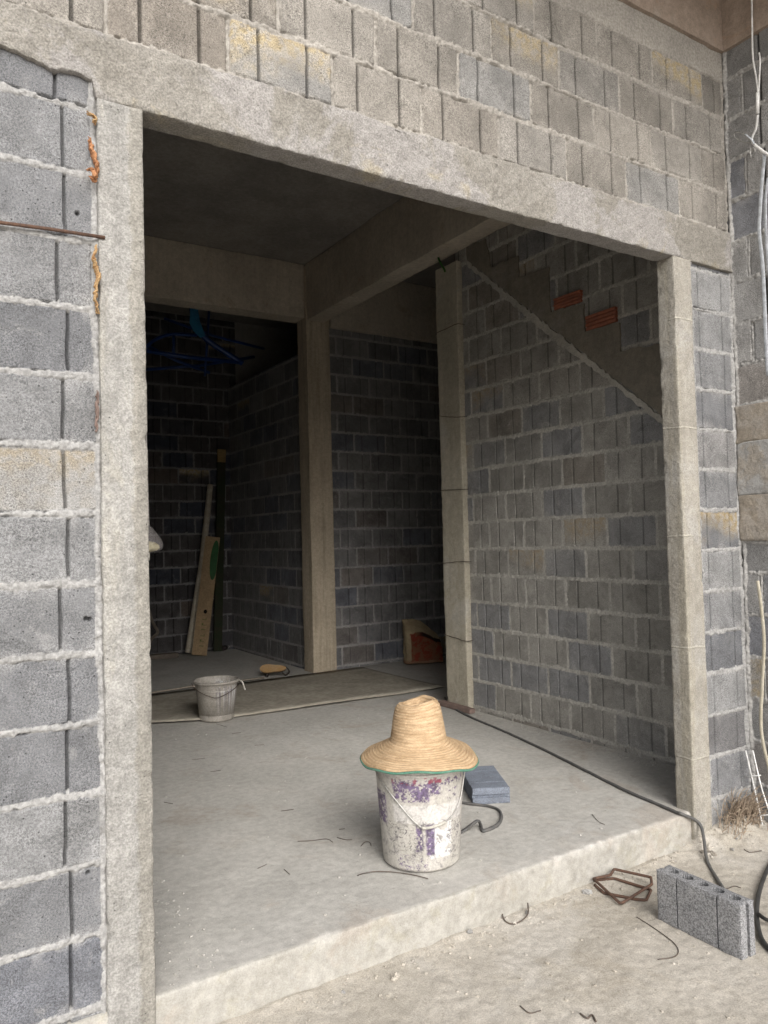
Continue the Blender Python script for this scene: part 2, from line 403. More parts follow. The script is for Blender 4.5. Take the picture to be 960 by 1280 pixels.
# ------------------------------------------------------------------ block walls
def wall_relief(U, W, z0, phase, rowh=.2, L=.39, mw=.010, mh=.004, mdepth=.004, seed=3, ridges=(), off=.002, lump=1., stain=.1,
                gdepth=.014, wob=.004, joint=.006, vj=1.0, gw=.0044, vrec=.002):
    W2 = W+wob*fbm2(U*2.2, W*.8, 3, seed)
    r = np.floor((W2-z0)/rowh); lz = W2-z0-r*rowh
    ph = phase(r); jx = .006*_hash(r, r*0, r*0, seed+50)
    U2 = U+.003*fbm2(U*3, W*9, 2, seed+1)
    c = np.floor((U2-ph-jx)/L); lx = U2-ph-jx-c*L
    dz = np.minimum(lz, rowh-lz); dx = np.minimum(lx, L-lx)
    rnd = _hash(r, c, r*0+1, seed); rnd2 = _hash(r, c, r*0+2, seed); rnd3 = _hash(r, c, r*0+3, seed)
    sd = np.minimum(dx, dz)-joint+.0022*fbm2(U*60, W*60, 2, seed+2)-.012*np.clip(fbm2(U*17, W*17, 3, seed+33)-.32, 0, 1)
    hb = off*rnd+.004*rnd2*(lx-L/2)-.02*(1-sst(-.004, .005, sd))+.0012*fbm2(U*55, W*55, 3, seed+3)
    gx = .100+.004*rnd3
    gr = 1-sst(gw, gw+.0022, np.abs(dx-gx))
    hb = hb-gdepth*gr
    # mortar: lumpy, squeezed out of the joints
    ln = .5+.5*fbm2(U*9, W*9, 2, seed+7)
    lf = fbm2(U*70, W*70, 3, seed+8)
    wz = mw*(.35+1.5*(.5+.5*fbm2(U*9, r*3.7, 4, seed+9, .65)))+.0055*lf*lump+.004*lump*fbm2(U*26, W*26, 2, seed+30)
    sz = np.where(lz < rowh/2, lz, lz-rowh)-.006*fbm2(U*5, r*5.1, 2, seed+10)*lump
    hz = -mdepth+(mh+mdepth)*np.clip(1-(np.abs(sz)/np.maximum(wz, .004))**4, -7, 1)*(.55+.45*ln)+.0052*lump*lf*(.4+ln)+.003*lump*fbm2(U*24, W*30, 2, seed+31)
    wx = mw*.8*vj*(.3+1.2*(.5+.5*fbm2(W*9, c*3.3, 3, seed+12)))+.003*lf*lump
    sx = np.where(lx < L/2, lx, lx-L)
    hx = -mdepth-vrec+(mh*.6+mdepth)*np.clip(1-(np.abs(sx)/np.maximum(wx, .003))**2, -7, 1)+.003*lump*lf*(.4+ln)
    hm = np.maximum(hz, hx)
    for (pu, pw, phh) in ridges:
        ww = pw*(.5+.9*(.5+.5*fbm2(W*11, W*0+pu*9, 3, seed+14)))
        hr = -mdepth+(phh+mdepth)*np.clip(1-(np.abs(U-pu+.008*fbm2(W*6, W*0+pu, 2, seed+15))/ww)**2, -7, 1)+.006*lump*lf*(.4+ln)+.004*lump*fbm2(U*24, W*24, 2, seed+32)
        hm = np.maximum(hm, hr)
    h = np.maximum(hb, np.maximum(hm, -.030))
    blk = sst(-.0006, .0008, hb-hm)
    stn = (rnd3 > 1-2*stain)*sst(.1, 1.1, .8*fbm2(U*5, W*8, 4, seed+20)+1.0*(lz/rowh))
    smear = sst(.05, .45, fbm2(U*13, W*13, 4, seed+40)+.35*np.exp(-dz/.012)-.05)*np.exp(-np.minimum(dz, dx*1.5)/.028)
    return h, dict(smear=smear, blk=blk, tint=.5+.5*rnd, hue=.5+.5*rnd2, stain=stn*.75, groove=gr*blk)

def block_panel(name, us, vs, o, ua, mat, parent, thick=.07, extra=None, **kw):
    U, W = np.meshgrid(us, vs, indexing='ij')
    h, at = wall_relief(U, W, **kw)
    if extra: h, at = extra(U, W, h, at)
    return heightfield(name, us, vs, o, ua, (0, 0, 1), h, thick, mat, parent, {k: v.ravel() for k, v in at.items()})

XP = (1, 0, 0); YM = (0, -1, 0)
fw = empty('front_wall', (1.27, 0, 0), 'grey concrete block front wall of the unfinished house around the wide doorway', 'wall')
PL = -.136
def holes(pts):
    def f(U, W, h, at):
        for (a, b) in pts:
            d = np.hypot((U-a), (W-b)); k = 1-sst(.004, .0075, d)
            h = h-.016*k; at['groove'] = np.maximum(at['groove'], k)
        k = sst(1.428, 1.44, W)*(1-sst(1.60, 1.612, W))
        at['tint'] = at['tint']*(1-k)+k*1.2; at['hue'] = at['hue']*(1-k)+.5*k; at['stain'] = at['stain']*(1-k)+k*(.12+.28*sst(1.49, 1.61, W+.02*fbm2(U*9, W*9, 3, 8)))
        return h, at
    return f
block_panel('block_panel', joinax(lin(-1.7, -.62, .008), lin(-.62, PL+.012, .003)), lin(-.2, 2.79, .003), (0, .004, 0), XP, M['block'], fw,
            z0=.0213, phase=lambda r: PL+.003-.39*4+.012*np.sin(r*2.3), mw=.0095, gw=.0032, mh=.0035, mdepth=.004, seed=21,
            ridges=((PL-.005, .012, .006),), lump=1.0, stain=.06, off=.003,
            extra=holes([(-.190, 2.302), (-.170, 1.118), (-.183, .40), (-.18, 1.12)]))['label'] = 'grey block panel left of the doorway'
PH = {0: .285, 1: .472, 2: .262, 3: .500, 4: .30}
def top_phase(r):
    p = np.zeros_like(r)
    for k, v in PH.items(): p = np.where(r == k, v, p)
    return p-.388*6
def toprow(U, W, h, at):
    k = sst(3.655, 3.668, W+.006*fbm2(U*5, W*0, 3, 77))*sst(1.55, 1.75, U+.1*fbm2(U*2, W*9, 2, 4))
    h = h*(1-k)+k*(.003+.003*fbm2(U*20, W*20, 3, 78)); at['blk'] = at['blk']*(1-k); at['groove'] = at['groove']*(1-k)
    return h, at
block_panel('block_panel', joinax(lin(-1.7, -.6, .008), lin(-.6, 3.0, .004)), lin(2.84, 3.81, .004), (0, .003, 0), XP, M['blocktop'], fw,
            z0=2.862, phase=top_phase, L=.388, mw=.0095, mh=.004, mdepth=.005, seed=31, vj=.95, vrec=.006, joint=.0075, lump=1.15, stain=.15, off=.003, extra=toprow,
            ridges=((2.992, .012, .004),))['label'] = 'weathered block panel above the lintel'
block_panel('block_panel', lin(2.668, 3.003, .003), lin(-.2, 2.68, .003), (0, .004, 0), XP, M['block'], fw,
            z0=.0279, phase=lambda r: r*0+2.632-.39*2, mw=.010, mh=.004, mdepth=.004, seed=41,
            ridges=((2.672, .012, .006), (2.996, .016, .008)), lump=1., stain=.07, off=.003)['label'] = 'narrow block panel right of the doorway'
def lintel_shape(o):
    me = o.data; n = len(me.vertices); co = np.zeros(n*3); me.vertices.foreach_get('co', co); co = co.reshape(-1, 3)
    x, y, z = co.T
    low = (z < 2.70) & (y < .05)
    co[:, 2] += (1-sst(PL-.012, PL-.002, x))*((.045-.10*(x-PL)*(x > -.6))*(1-sst(2.66, 2.80, z))+.022*fbm2(x*16, x*0, 4, 5)*(1-sst(2.66, 2.80, z)))
    co[:, 1] -= .006*fbm2(x*22, z*22, 3, 9)*(y < .01)+.004*np.abs(fbm2(x*60, z*60, 2, 10))*(y < .01)
    co[:, 2] += np.where(z > 2.84, .010*fbm2(x*13, x*0+3, 3, 6), 0)
    me.vertices.foreach_set('co', co.ravel()); me.update()
    return o
lintel_shape(rough_box('lintel', joinax(lin(-1.7, -.6, .02), lin(-.6, 3.0, .006)), lin(-.014, .088, .006), lin(2.652, 2.858, .006), M['lintel'], fw,
                       amp=.004, chip=.012, seed=7, rad=.005))['label'] = 'rough concrete lintel over the doorway'
rough_box('door_post', lin(PL, 0, .006), lin(-.014, .086, .006), lin(-.2, 2.656, .007), M['leftpost'], fw, amp=.002, chip=.018, seed=8, rad=.005)['label'] = 'pale concrete left post of the doorway'
rough_box('door_post', lin(2.52, 2.655, .006), lin(-.016, .086, .006), lin(-.16, 2.656, .007), M['postwarm'], fw, amp=.002, chip=.018, seed=9, rad=.005)['label'] = 'warm grey concrete right post of the doorway'

# beams above the facade and the wing wall, and an unseen slab added to shade the top right
tag(rough_box('concrete_beam', lin(-1.7, 2.985, .03), lin(-.022, .10, .02), lin(3.805, 4.30, .03), M['beam'], amp=.004, chip=.01, seed=12),
    'brown formed concrete beam along the top of the front wall', 'beam', kind='thing')
tag(rough_box('concrete_beam', lin(2.985, 3.16, .03), lin(-1.6, .10, .02), lin(3.805, 4.30, .03), M['beam'], amp=.004, chip=.01, seed=13),
    'brown concrete beam on top of the side wall that meets the front wall', 'beam', kind='thing')
tag(rough_box('shade_slab', lin(.9, 3.3, .1), lin(-1.5, 0.1, .1), lin(4.303, 4.42, .04), M['beam'], amp=.004, chip=.01, seed=14),
    'unseen concrete slab added overhead to shade the upper right of the front wall', 'slab', kind='thing')

ww = empty('side_wall', (3.05, -.8, GZ), 'grey block side wall meeting the front wall at the outer right corner', 'wall')
def wing(U, W, h, at):
    n = .02*fbm2(U*7, W*7, 3, 90)
    k = sst(1.245, 1.26, W+n)*(1-sst(1.95, 1.965, W+n))
    h = h*(1-k)+k*(.006+.008*fbm2(U*6, W*6, 3, 91)+.003*fbm2(U*50, W*50, 2, 92))
    at['blk'] = at['blk']*(1-k); at['groove'] = at['groove']*(1-k)
    return h, at
block_panel('block_panel', joinax(lin(-.1, .3, .0035), lin(.3, 1.6, .01)), lin(-.2, 3.81, .004), (3.004, 0, 0), YM, M['blockside'], ww,
            z0=.045, phase=lambda r: .10-.2*(np.mod(r, 2) > .5)+r*0, rowh=.2125, mw=.011, mh=.005, mdepth=.004, seed=51, lump=1.2, ridges=((.008, .016, .008),),
            off=.003, extra=wing)
# smeared mortar bands over the tie beam of that wall
def patch(name, y0, y1, z0, z1, mat, seed, x=3.0):
    us = lin(-y1, -y0, .006); vs = lin(z0, z1, .006); U, W = np.meshgrid(us, vs, indexing='ij')
    e = np.minimum(np.minimum(U-us[0], us[-1]-U), np.minimum(W-z0, z1-W))+.02*fbm2(U*12, W*12, 3, seed)
    H = .0045*sst(-.004, .006, e)-.004*(e < -.004)+.003*fbm2(U*22, W*22, 4, seed+2)
    return heightfield(name, us, vs, (x-.010, 0, 0), YM, (0, 0, 1), H, .02, mat, ww)
M['tiebeam'] = concrete('earthy tie beam', (.325, .285, .235), (.27, .235, .19), (.34, .31, .275), 5, .16, .6)
patch('mortar_patch', -.9, .0, 1.50, 1.77, M['render'], 61)
patch('tie_beam', -.9, .0, 1.765, 1.955, M['tiebeam'], 62)
patch('tie_beam', -.9, .0, 1.27, 1.50, M['tiebeam'], 63)

# ------------------------------------------------------------------ indoors
sw = empty('stair_wall', (3.1, 1.2, 0), 'grey block wall inside on the right with the stair edge running up it', 'wall')
block_panel('block_panel', joinax(lin(-2.36, -.02, .0045)), lin(-.02, 4.11, .0055), (3.067, 0, 0), YM, M['blockin'], sw,
            z0=.032, phase=lambda r: -(np.where(np.mod(r, 2) > .5, .745, .559))-.368*8+r*0, L=.368, mw=.0135, mh=.002, mdepth=.003, seed=71, lump=.7,
            off=.002, stain=.045, joint=.007, gdepth=.005, wob=.006, vj=1.35)
# stair string: smooth concrete band with the stepped top, standing a few mm proud
def jagged(pts, s=.03, a=.006, seed=1):
    rr = random.Random(seed); out = []
    for i in range(len(pts)):
        p = np.array(pts[i]); q = np.array(pts[(i+1) % len(pts)]); n = max(1, int(np.linalg.norm(q-p)/s))
        for k in range(n): out.append(tuple(p+(q-p)*k/n+np.array([rr.uniform(-a, a), rr.uniform(-a, a)])))
    return out
st = [(2.20, 3.44), (.10, 1.655), (.10, 2.05), (.48, 2.05), (.48, 2.40), (.77, 2.42), (.77, 2.60), (1.045, 2.60), (1.05, 2.79), (1.34, 2.81), (1.345, 2.97),
      (1.345, 3.11), (1.63, 3.13), (1.64, 3.285), (1.93, 3.29), (1.98, 3.53), (2.20, 3.53)]
Mst = Matrix(((0, 0, 1, 3.052), (1, 0, 0, 0), (0, 1, 0, 0), (0, 0, 0, 1)))    # (a,b,c) -> (3.052+c, a, b)
MB().prism(jagged(st, .035, .006, 4), 0., .03, Mst).build('stair_stringer', M['stringer'], sw, False)['label'] = 'smooth stepped concrete edge of the stairs'
M['palemortar'] = concrete('pale mortar strip', (.50, .475, .43), (.42, .40, .36), None, 4, .16, .6)
MB().prism(jagged([(2.19, 3.425), (.10, 1.648), (.10, 1.60), (.9, 2.285), (1.30, 2.60), (2.19, 3.385)], .025, .008, 9), 0., .03, Mst).build('mortar_strip', M['palemortar'], sw, False)['label'] = 'pale mortar line under the stair edge'
M['brick'] = plain('fired clay', (.40, .15, .09), (.30, .125, .085), 30, .9, .2, .3)
for (y0, y1, z0, z1, tl) in ((1.065, 1.30, 2.806, 2.885, .015), (.79, 1.03, 2.605, 2.70, -.01)):
    b = MB(); w = y1-y0; hh = z1-z0
    Mb = Matrix.Translation((3.046, (y0+y1)/2, (z0+z1)/2)) @ Matrix.Rotation(tl, 4, 'X')
    for k in range(4):
        zz = -hh/2+hh*k/4
        b.box((-.004 if k % 2 else 0, -w/2, zz+.001), (.05, w/2, zz+hh/4-.003), Mb, .002)
    b.box((.008, -w/2+.004, -hh/2+.004), (.05, w/2-.004, hh/2-.004), Mb)
    o = b.build('clay_brick', M['brick'], sw, True, angle=40)
    o['label'] = 'upper orange clay brick set in the stair edge' if z0 > 2.7 else 'lower orange clay brick set in the stair edge'

tp = empty('concrete_post', (3.06, 2.44, 0), 'slender pale concrete post with wire bands at the end of the inside block wall', 'post')
rough_box('shaft', lin(3.018, 3.14, .012), lin(2.29, 2.56, .012), lin(0.001, 3.46, .012), M['slimpost'], tp, amp=.006, chip=.012, seed=15, rad=.004)
M['wire'] = plain('dark wire', (.05, .042, .038), (.09, .06, .04), 60, .6, .4)
for z, tl in ((2.96, -.01), (2.24, .05), (1.685, .01), (1.135, -.02), (.53, .03)):
    o = MB().tube(spline([(3.10, 2.27, z+tl*.3), (3.012, 2.283, z), (3.010, 2.42, z+tl*.4), (3.012, 2.565, z+tl), (3.10, 2.57, z+tl)], 6, .0012, int(z*100)), .0028, 6).build('wire_band', M['wire'], tp)
M['pinkwood'] = plain('dusty pink wood', (.26, .19, .165), (.19, .14, .12), 14, .85, .2, .3)
tag(MB().box((2.955, 2.20, .004), (3.012, 2.60, .038), None, .004).build('wood_scrap', M['pinkwood'], None, True, angle=40),
    'dusty pinkish wood strip lying at the foot of the slender post', 'wood strip', kind='thing')

mc = tag(rough_box('concrete_column', lin(2.86, 3.125, .014), lin(4.535, 4.75, .014), lin(.001, 4.10, .014), M['column'], amp=.005, chip=.01, seed=16, rad=.005),
         'square brown grey concrete column standing at the middle of the dark back', 'column', kind='thing')

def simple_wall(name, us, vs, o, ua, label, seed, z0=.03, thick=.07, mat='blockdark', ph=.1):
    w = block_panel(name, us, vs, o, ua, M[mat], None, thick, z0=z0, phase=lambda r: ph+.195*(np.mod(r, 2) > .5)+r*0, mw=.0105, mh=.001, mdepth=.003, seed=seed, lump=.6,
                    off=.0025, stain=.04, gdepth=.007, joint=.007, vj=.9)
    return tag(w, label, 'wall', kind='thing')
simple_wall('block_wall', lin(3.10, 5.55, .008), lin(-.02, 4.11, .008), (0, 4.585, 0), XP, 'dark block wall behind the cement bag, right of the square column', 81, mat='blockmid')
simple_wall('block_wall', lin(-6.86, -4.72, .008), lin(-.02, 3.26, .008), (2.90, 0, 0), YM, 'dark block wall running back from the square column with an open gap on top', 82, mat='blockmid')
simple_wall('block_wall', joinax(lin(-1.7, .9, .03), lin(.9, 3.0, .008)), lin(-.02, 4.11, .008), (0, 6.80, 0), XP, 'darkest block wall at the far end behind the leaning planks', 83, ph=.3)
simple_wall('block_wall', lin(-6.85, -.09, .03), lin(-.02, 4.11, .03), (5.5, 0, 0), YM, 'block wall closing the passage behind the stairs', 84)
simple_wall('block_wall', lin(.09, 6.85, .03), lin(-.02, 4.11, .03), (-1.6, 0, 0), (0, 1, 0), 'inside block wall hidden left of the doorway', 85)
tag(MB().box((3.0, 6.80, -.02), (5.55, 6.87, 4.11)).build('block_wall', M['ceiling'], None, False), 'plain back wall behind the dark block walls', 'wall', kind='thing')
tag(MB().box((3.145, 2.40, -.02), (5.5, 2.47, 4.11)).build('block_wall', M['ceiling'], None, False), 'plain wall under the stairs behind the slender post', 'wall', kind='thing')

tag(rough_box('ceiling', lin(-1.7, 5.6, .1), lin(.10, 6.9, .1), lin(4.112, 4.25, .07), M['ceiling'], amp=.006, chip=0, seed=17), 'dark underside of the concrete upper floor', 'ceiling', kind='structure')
tag(rough_box('ceiling_beam', lin(-1.6, 2.853, .03), lin(4.545, 4.76, .03), lin(3.56, 4.109, .03), M['inbeam'], amp=.005, chip=.012, seed=18),
    'brown concrete ceiling beam running left from the square column', 'beam', kind='thing')
tag(rough_box('ceiling_beam', lin(2.862, 3.064, .03), lin(.092, 4.53, .03), lin(3.537, 4.109, .03), M['inbeam'], amp=.005, chip=.012, seed=19),
    'concrete ceiling beam running from the square column to the front wall', 'beam', kind='thing')
tag(rough_box('ceiling_beam', lin(3.13, 5.5, .04), lin(4.50, 4.585, .03), lin(3.50, 4.109, .03), M['inbeam'], amp=.005, chip=.012, seed=20),
    'dim concrete beam over the back wall, right of the square column', 'beam', kind='thing')

# ------------------------------------------------------------------ floor slab with its step, and the ground
def slab():
    xs = joinax(lin(-1.6, -.14, .05), lin(-.14, 2.66, .008), lin(2.66, 5.5, .06))
    ys = joinax(lin(0.0, .7, .008), lin(.7, 3., .025), lin(3., 6.8, .08)); zs = lin(-.22, 0, .008)
    o = rough_box('floor', xs, ys, zs, M['floor'], None, amp=.0018, chip=.02, seed=23, rad=.007, skip=((2, 0), (1, 1), (0, 0), (0, 1)), freq=6, edge=.035)
    me = o.data; n = len(me.vertices); co = np.zeros(n*3); me.vertices.foreach_get('co', co); co = co.reshape(-1, 3); x, y, z = co.T
    f = (1-sst(0, .05, y))
    co[:, 1] += f*(.014*fbm2(x*1.6, z*2, 2, 3)+.006*fbm2(x*9, z*6, 3, 4)+.004*fbm2(x*30, z*30, 2, 5)) + f*.0*(z+.1)
    inside = sst(.02, .08, y)
    co[:, 2] += sst(-.02, 0, z)*inside*.0022*fbm2(x*3, y*3, 3, 6)+sst(-.02, 0, z)*.0015*fbm2(x*18, y*18, 3, 7)*(y < .7)
    me.vertices.foreach_set('co', co.ravel()); me.update()
    return o
tag(slab(), 'smooth grey concrete slab of the doorway with a low front step', 'floor', kind='structure')

def geo(a, b, s0, g=1.35):
    out = [a]; s = s0
    while out[-1] < b: out.append(out[-1]+s); s *= g
    return np.array(out)
gx = joinax(-geo(1.2, 90, .02)[::-1], lin(-1.2, 3.05, .0085), geo(3.05, 90, .02))
gy = joinax(-geo(2.2, 90, .02)[::-1], lin(-2.2, .03, .0085), geo(.03, 90, .05, 1.5))
Ug, Vg = np.meshgrid(gx, gy, indexing='ij')
fade = np.exp(-np.maximum(0, np.hypot(Ug-1, Vg)-4)/3)
Hg = GZ+.010*fbm2(Ug*1.4, Vg*1.4, 3, 101)+fade*(.0045*fbm2(Ug*8, Vg*8, 3, 102)+.0032*fbm2(Ug*38, Vg*38, 3, 103)
     + .014*np.exp(-np.abs(Vg+.02)/.035)*np.clip(.45+fbm2(Ug*7, Vg*5, 3, 104)*1.1, 0, 1.4)
     + .085*np.exp(-(((Ug-2.86)/.16)**2+((Vg+.0)/.13)**2))*(1+.35*fbm2(Ug*20, Vg*20, 3, 105))
     + .04*np.exp(-(((Ug-2.62)/.12)**2+((Vg+.0)/.10)**2))*(1+.5*fbm2(Ug*25, Vg*25, 3, 106))
     + .022*np.exp(-(((Ug+.08)/.12)**2+((Vg+.0)/.05)**2))*(1+.6*fbm2(Ug*30, Vg*30, 3, 107)))
Vv = np.stack([Ug, Vg, Hg], -1).reshape(-1, 3)
tag(mesh_np('ground', Vv, gridq(len(gx), len(gy)), None, M['ground'], None, True), 'dusty pale cement and sand ground in front of the step', 'ground', kind='structure')
def gz(x, y):
    i = np.clip(np.searchsorted(gx, x), 1, len(gx)-1); j = np.clip(np.searchsorted(gy, y), 1, len(gy)-1)
    return float(Hg[i-1:i+1, j-1:j+1].max())
def onground(u, v):
    z = GZ
    for _ in range(4):
        p = onz(u, v, z); z = gz(p[0], p[1])
    p[2] = z; return p

# crumbs of mortar and sand: uncountable
def crumbs(name, n, fn, mat, label, smin=.0012, smax=.006, seed=3):
    rr = np.random.default_rng(seed); V, Q = [], []
    base = np.array([(-1,-1,-1),(1,-1,-1),(1,1,-1),(-1,1,-1),(-1,-1,1),(1,-1,1),(1,1,1),(-1,1,1)], float)
    fq = np.array([(0,3,2,1),(4,5,6,7),(0,1,5,4),(1,2,6,5),(2,3,7,6),(3,0,4,7)])
    for k in range(n):
        p = fn(rr)
        if p is None: continue
        s = smin+(smax-smin)*rr.random()**4
        b = base*(s*rr.uniform(.5, 1, (8, 3))); a = rr.random()*6.28; ca, sa = math.cos(a), math.sin(a)
        b = np.stack([b[:, 0]*ca-b[:, 1]*sa, b[:, 0]*sa+b[:, 1]*ca, b[:, 2]*.7], 1)+np.array(p)+np.array([0, 0, s*.35])
        Q.append(fq+len(V)*8); V.append(b)
    return tag(mesh_np(name, np.concatenate(V), np.concatenate(Q), None, mat, None, False), label, 'gravel', kind='stuff')
def spot_ground(r):
    if r.random() < .5:
        x = r.uniform(-.2, 3.0); y = -abs(r.normal(0, .07))-.012
    else:
        x = r.uniform(-.3, 3.0); y = r.uniform(-1.3, -.01)
    return (x, y, gz(x, y))
crumbs('gravel', 1700, spot_ground, M['ground'], 'crumbs of sand and mortar scattered on the ground by the step', .001, .0062)
def spot_floor(r):
    if r.random() < .35: x = r.uniform(2.95, 3.05); y = r.uniform(.1, 2.2)
    elif r.random() < .4: x = r.uniform(.0, .25)**1; y = r.uniform(.02, 1.2)
    else: x = r.uniform(0, 3.0); y = r.uniform(.02, 3.0)
    return (x, y, .0008)
crumbs('gravel', 1900, spot_floor, M['floor'], 'crumbs of mortar scattered on the concrete slab', .001, .0055, 8)

# lumps of dried mortar at the foot of the step
rl = random.Random(31)
for k in range(22):
    if k < 9: x, y = rl.gauss(2.45, .16), -abs(rl.gauss(.05, .05))-.03
    elif k < 13: x, y = rl.gauss(.05, .08), -abs(rl.gauss(.02, .02))-.025
    else: x, y = rl.uniform(.4, 2.3), -abs(rl.gauss(.03, .05))-.025
    r_ = rl.uniform(.006, .011)+(.006 if k % 5 == 0 else 0); q = MB(); ph = rl.uniform(0, 9)
    pr_ = [(r_*math.sin(math.pi*i/7)*1.0, -r_*.62*math.cos(math.pi*i/7)) for i in range(8)]
    q.lathe(pr_, 12, Matrix.Translation((x, y, gz(x, y)+r_*.35)) @ Matrix.Rotation(ph, 4, 'Z'),
            lambda p, i, g: tuple(c*(1+.30*math.sin(2.3*g+ph)+.2*math.sin(5*g+i*1.7+ph)) for c in p))
    tag(q.build('mortar_lump', M['render'] if k % 3 else M['ground'], None, False), 'small lump of dried mortar lying on the ground along the foot of the step', 'mortar lump', 'lumps of dried mortar by the step', 'thing')

# ------------------------------------------------------------------ paint bucket and straw hat
bx, by, _ = onz(527, 1072)
FA = math.atan2(CY-by, CX-bx)                     # direction from the bucket to the photographer
def bucket_attrs(prof, n, ang0):
    th = np.arange(n)*2*math.pi/n; P = np.array(prof)
    Z = np.repeat(P[:, 1], n); T = np.tile(th, len(P)); rel = np.angle(np.exp(1j*(T-ang0)))
    return Z, rel, np.repeat(P[:, 0], n)
def bucket_mat(name, base, base2, dirt, purple, red, white):
    t = NT(name, .55, .35)
    c = t.mix(t.rng(t.noise(12, 6, .7), .35, .65), base, base2)
    c = t.mix(t.attr('white'), c, white)
    c = t.mix(t.math('MULTIPLY', t.rng(t.noise(26, 7, .75, 1.), .5, .62), t.attr('dirt')), c, dirt)
    c = t.mix(t.attr('purple'), c, t.mix(t.rng(t.noise(60, 4), .4, .6), purple, tuple(k*.45 for k in purple)))
    c = t.mix(t.attr('red'), c, red)
    c = t.mix(t.attr('crack'), c, (.07, .065, .075))
    g = t.noise(120, 4); c = t.mul(c, t.rng(g, .3, .7, .85, 1.12))
    t.bump([(t.noise(45, 6, .7), .35, .004), (g, .2, .001)])
    return t.out(c)
M['pail'] = bucket_mat('splashed paint pail', (.50, .475, .44), (.42, .40, .36), (.27, .255, .245), (.155, .105, .215), (.26, .05, .08), (.66, .645, .64))
M['metalwire'] = plain('galvanised wire', (.50, .49, .47), (.34, .33, .31), 60, .45, .5, .1, .1, .6)
M['plasticgrip'] = plain('pale plastic', (.48, .46, .41), None, 40, .5, .4)
pb = empty('paint_bucket', (bx, by, 0), 'white paint bucket with torn purple label standing near the step under the hat', 'bucket')
prof = [(.0, .006)]+[(r_, .004) for r_ in np.linspace(.02, .150, 8)]+[(.157, .010)]+[(.158+.027*(z/.40), z) for z in np.linspace(.016, .395, 190)]
N_ = 520
Z, rel, Rr = bucket_attrs(prof, N_, FA)
s = np.sin(rel); cam = sst(-.1, .3, np.cos(rel))     # s: -1 at the left silhouette as seen from the front... 1 at the right
sx = s                                             # orientation fixed below
f1 = fbm2(rel*9, Z*60, 3, 201); f2 = fbm2(rel*20, Z*110, 4, 202, .75); f3 = fbm2(rel*4, Z*22, 2, 203)
def band(z0, z1, e=.004): return sst(z0-e, z0+e, Z+.004*f2)*(1-sst(z1-e, z1+e, Z+.004*f2))
def arc(a0, a1, e=.03): return sst(a0-e, a0+e, sx+.02*f1)*(1-sst(a1-e, a1+e, sx+.02*f1))
purple = np.zeros_like(Z)
purple = np.maximum(purple, band(.285, .365)*arc(-.6, .20)*sst(-.12, .12, f2+.5*f3+.2*f1))
purple = np.maximum(purple, band(.31, .365)*arc(.1, .45)*sst(.02, .2, f2+.4*f3))
purple = np.maximum(purple, band(.345, .375)*arc(-.6, .95)*sst(.0, .2, f2))
purple = np.maximum(purple, band(.18, .305)*arc(-1.1, -.78)*sst(-.15, .15, f2+.2))
purple = np.maximum(purple, band(.09, .195)*arc(-.12, .05)*sst(.0, .2, f2+.3*f3+.1))
purple = np.maximum(purple, band(.075, .195)*arc(.12, .33)*sst(-.35, .0, f2+.2))
purple = np.maximum(purple, band(.28, .33)*arc(.62, .82)*sst(.15, .3, f2))
purple = np.maximum(purple, band(.01, .075)*arc(-.6, .15)*sst(.12, .34, f2+.2*f1))
white = np.maximum(band(.06, .20)*arc(.20, .72)*sst(-.5, -.2, f3+.3*f1), band(.20, .272)*arc(-.62, .95)*.45)
red = band(.355, .385)*arc(-.6, .6)*sst(.1, .3, f1+.3*f2)
crack = np.maximum(np.maximum(band(.03, .20)*arc(.6, 1.0)*(np.abs(f1+.4*f3) < .05), band(.06, .20)*arc(-.75, .3)*(np.abs(f1-.3*f3) < .045)), band(.01, .4)*sst(.62, .7, f2))
dirt = .55+.45*(Z < .21)
inner = Rr < .157
for a_ in (purple, white, red, crack): a_[inner] = 0
at = dict(purple=purple*.92, white=white, red=red*.8, crack=crack*.75, dirt=dirt)
MB().lathe([(r_, z_) for r_, z_ in prof], N_).build('body', M['pail'], pb, True, True, at)
rimp = [(.184, .385), (.192, .386), (.1935, .394), (.188, .397), (.188, .418), (.192, .421), (.192, .433), (.187, .437), (.180, .435), (.174, .425), (.150, .06), (.0, .05)]
rim = MB().lathe(rimp, 96)
n_r = len(rim.V); rim.build('rim', M['pail'], pb, True, True, dict(purple=[0]*n_r, white=[.2]*n_r, red=[0]*n_r, crack=[0]*n_r, dirt=[.5]*n_r), 40)
fr = np.array([math.cos(FA), math.sin(FA), 0]); rt = np.array([-math.sin(FA), math.cos(FA), 0])   # front and its +90 degrees
def hp(s_, z_, ex=.006):
    r_ = .158+.027*(z_/.40)+ex; c_ = math.sqrt(max(0, 1-s_*s_)); p = fr*c_*r_+rt*s_*r_; return (p[0], p[1], z_)
h1 = spline([hp(-.999, .405, .014), hp(-.93, .375), hp(-.72, .33), hp(-.45, .275), hp(-.2, .222), hp(.03, .186)], 5)
h2 = spline([hp(.03, .186), hp(.2, .187), hp(.38, .192), hp(.55, .199)], 5)
h3 = spline([hp(.55, .199), hp(.75, .222), hp(.90, .27), hp(.97, .34), hp(.999, .405, .014)], 5)
hd = MB().tube([tuple(p) for p in h1], .0028, 6).tube([tuple(p) for p in h3], .0028, 6).build('handle', M['metalwire'], pb, True, True)
MB().tube([tuple(p) for p in h2], .006, 8).build('grip', M['plasticgrip'], hd, True, True)
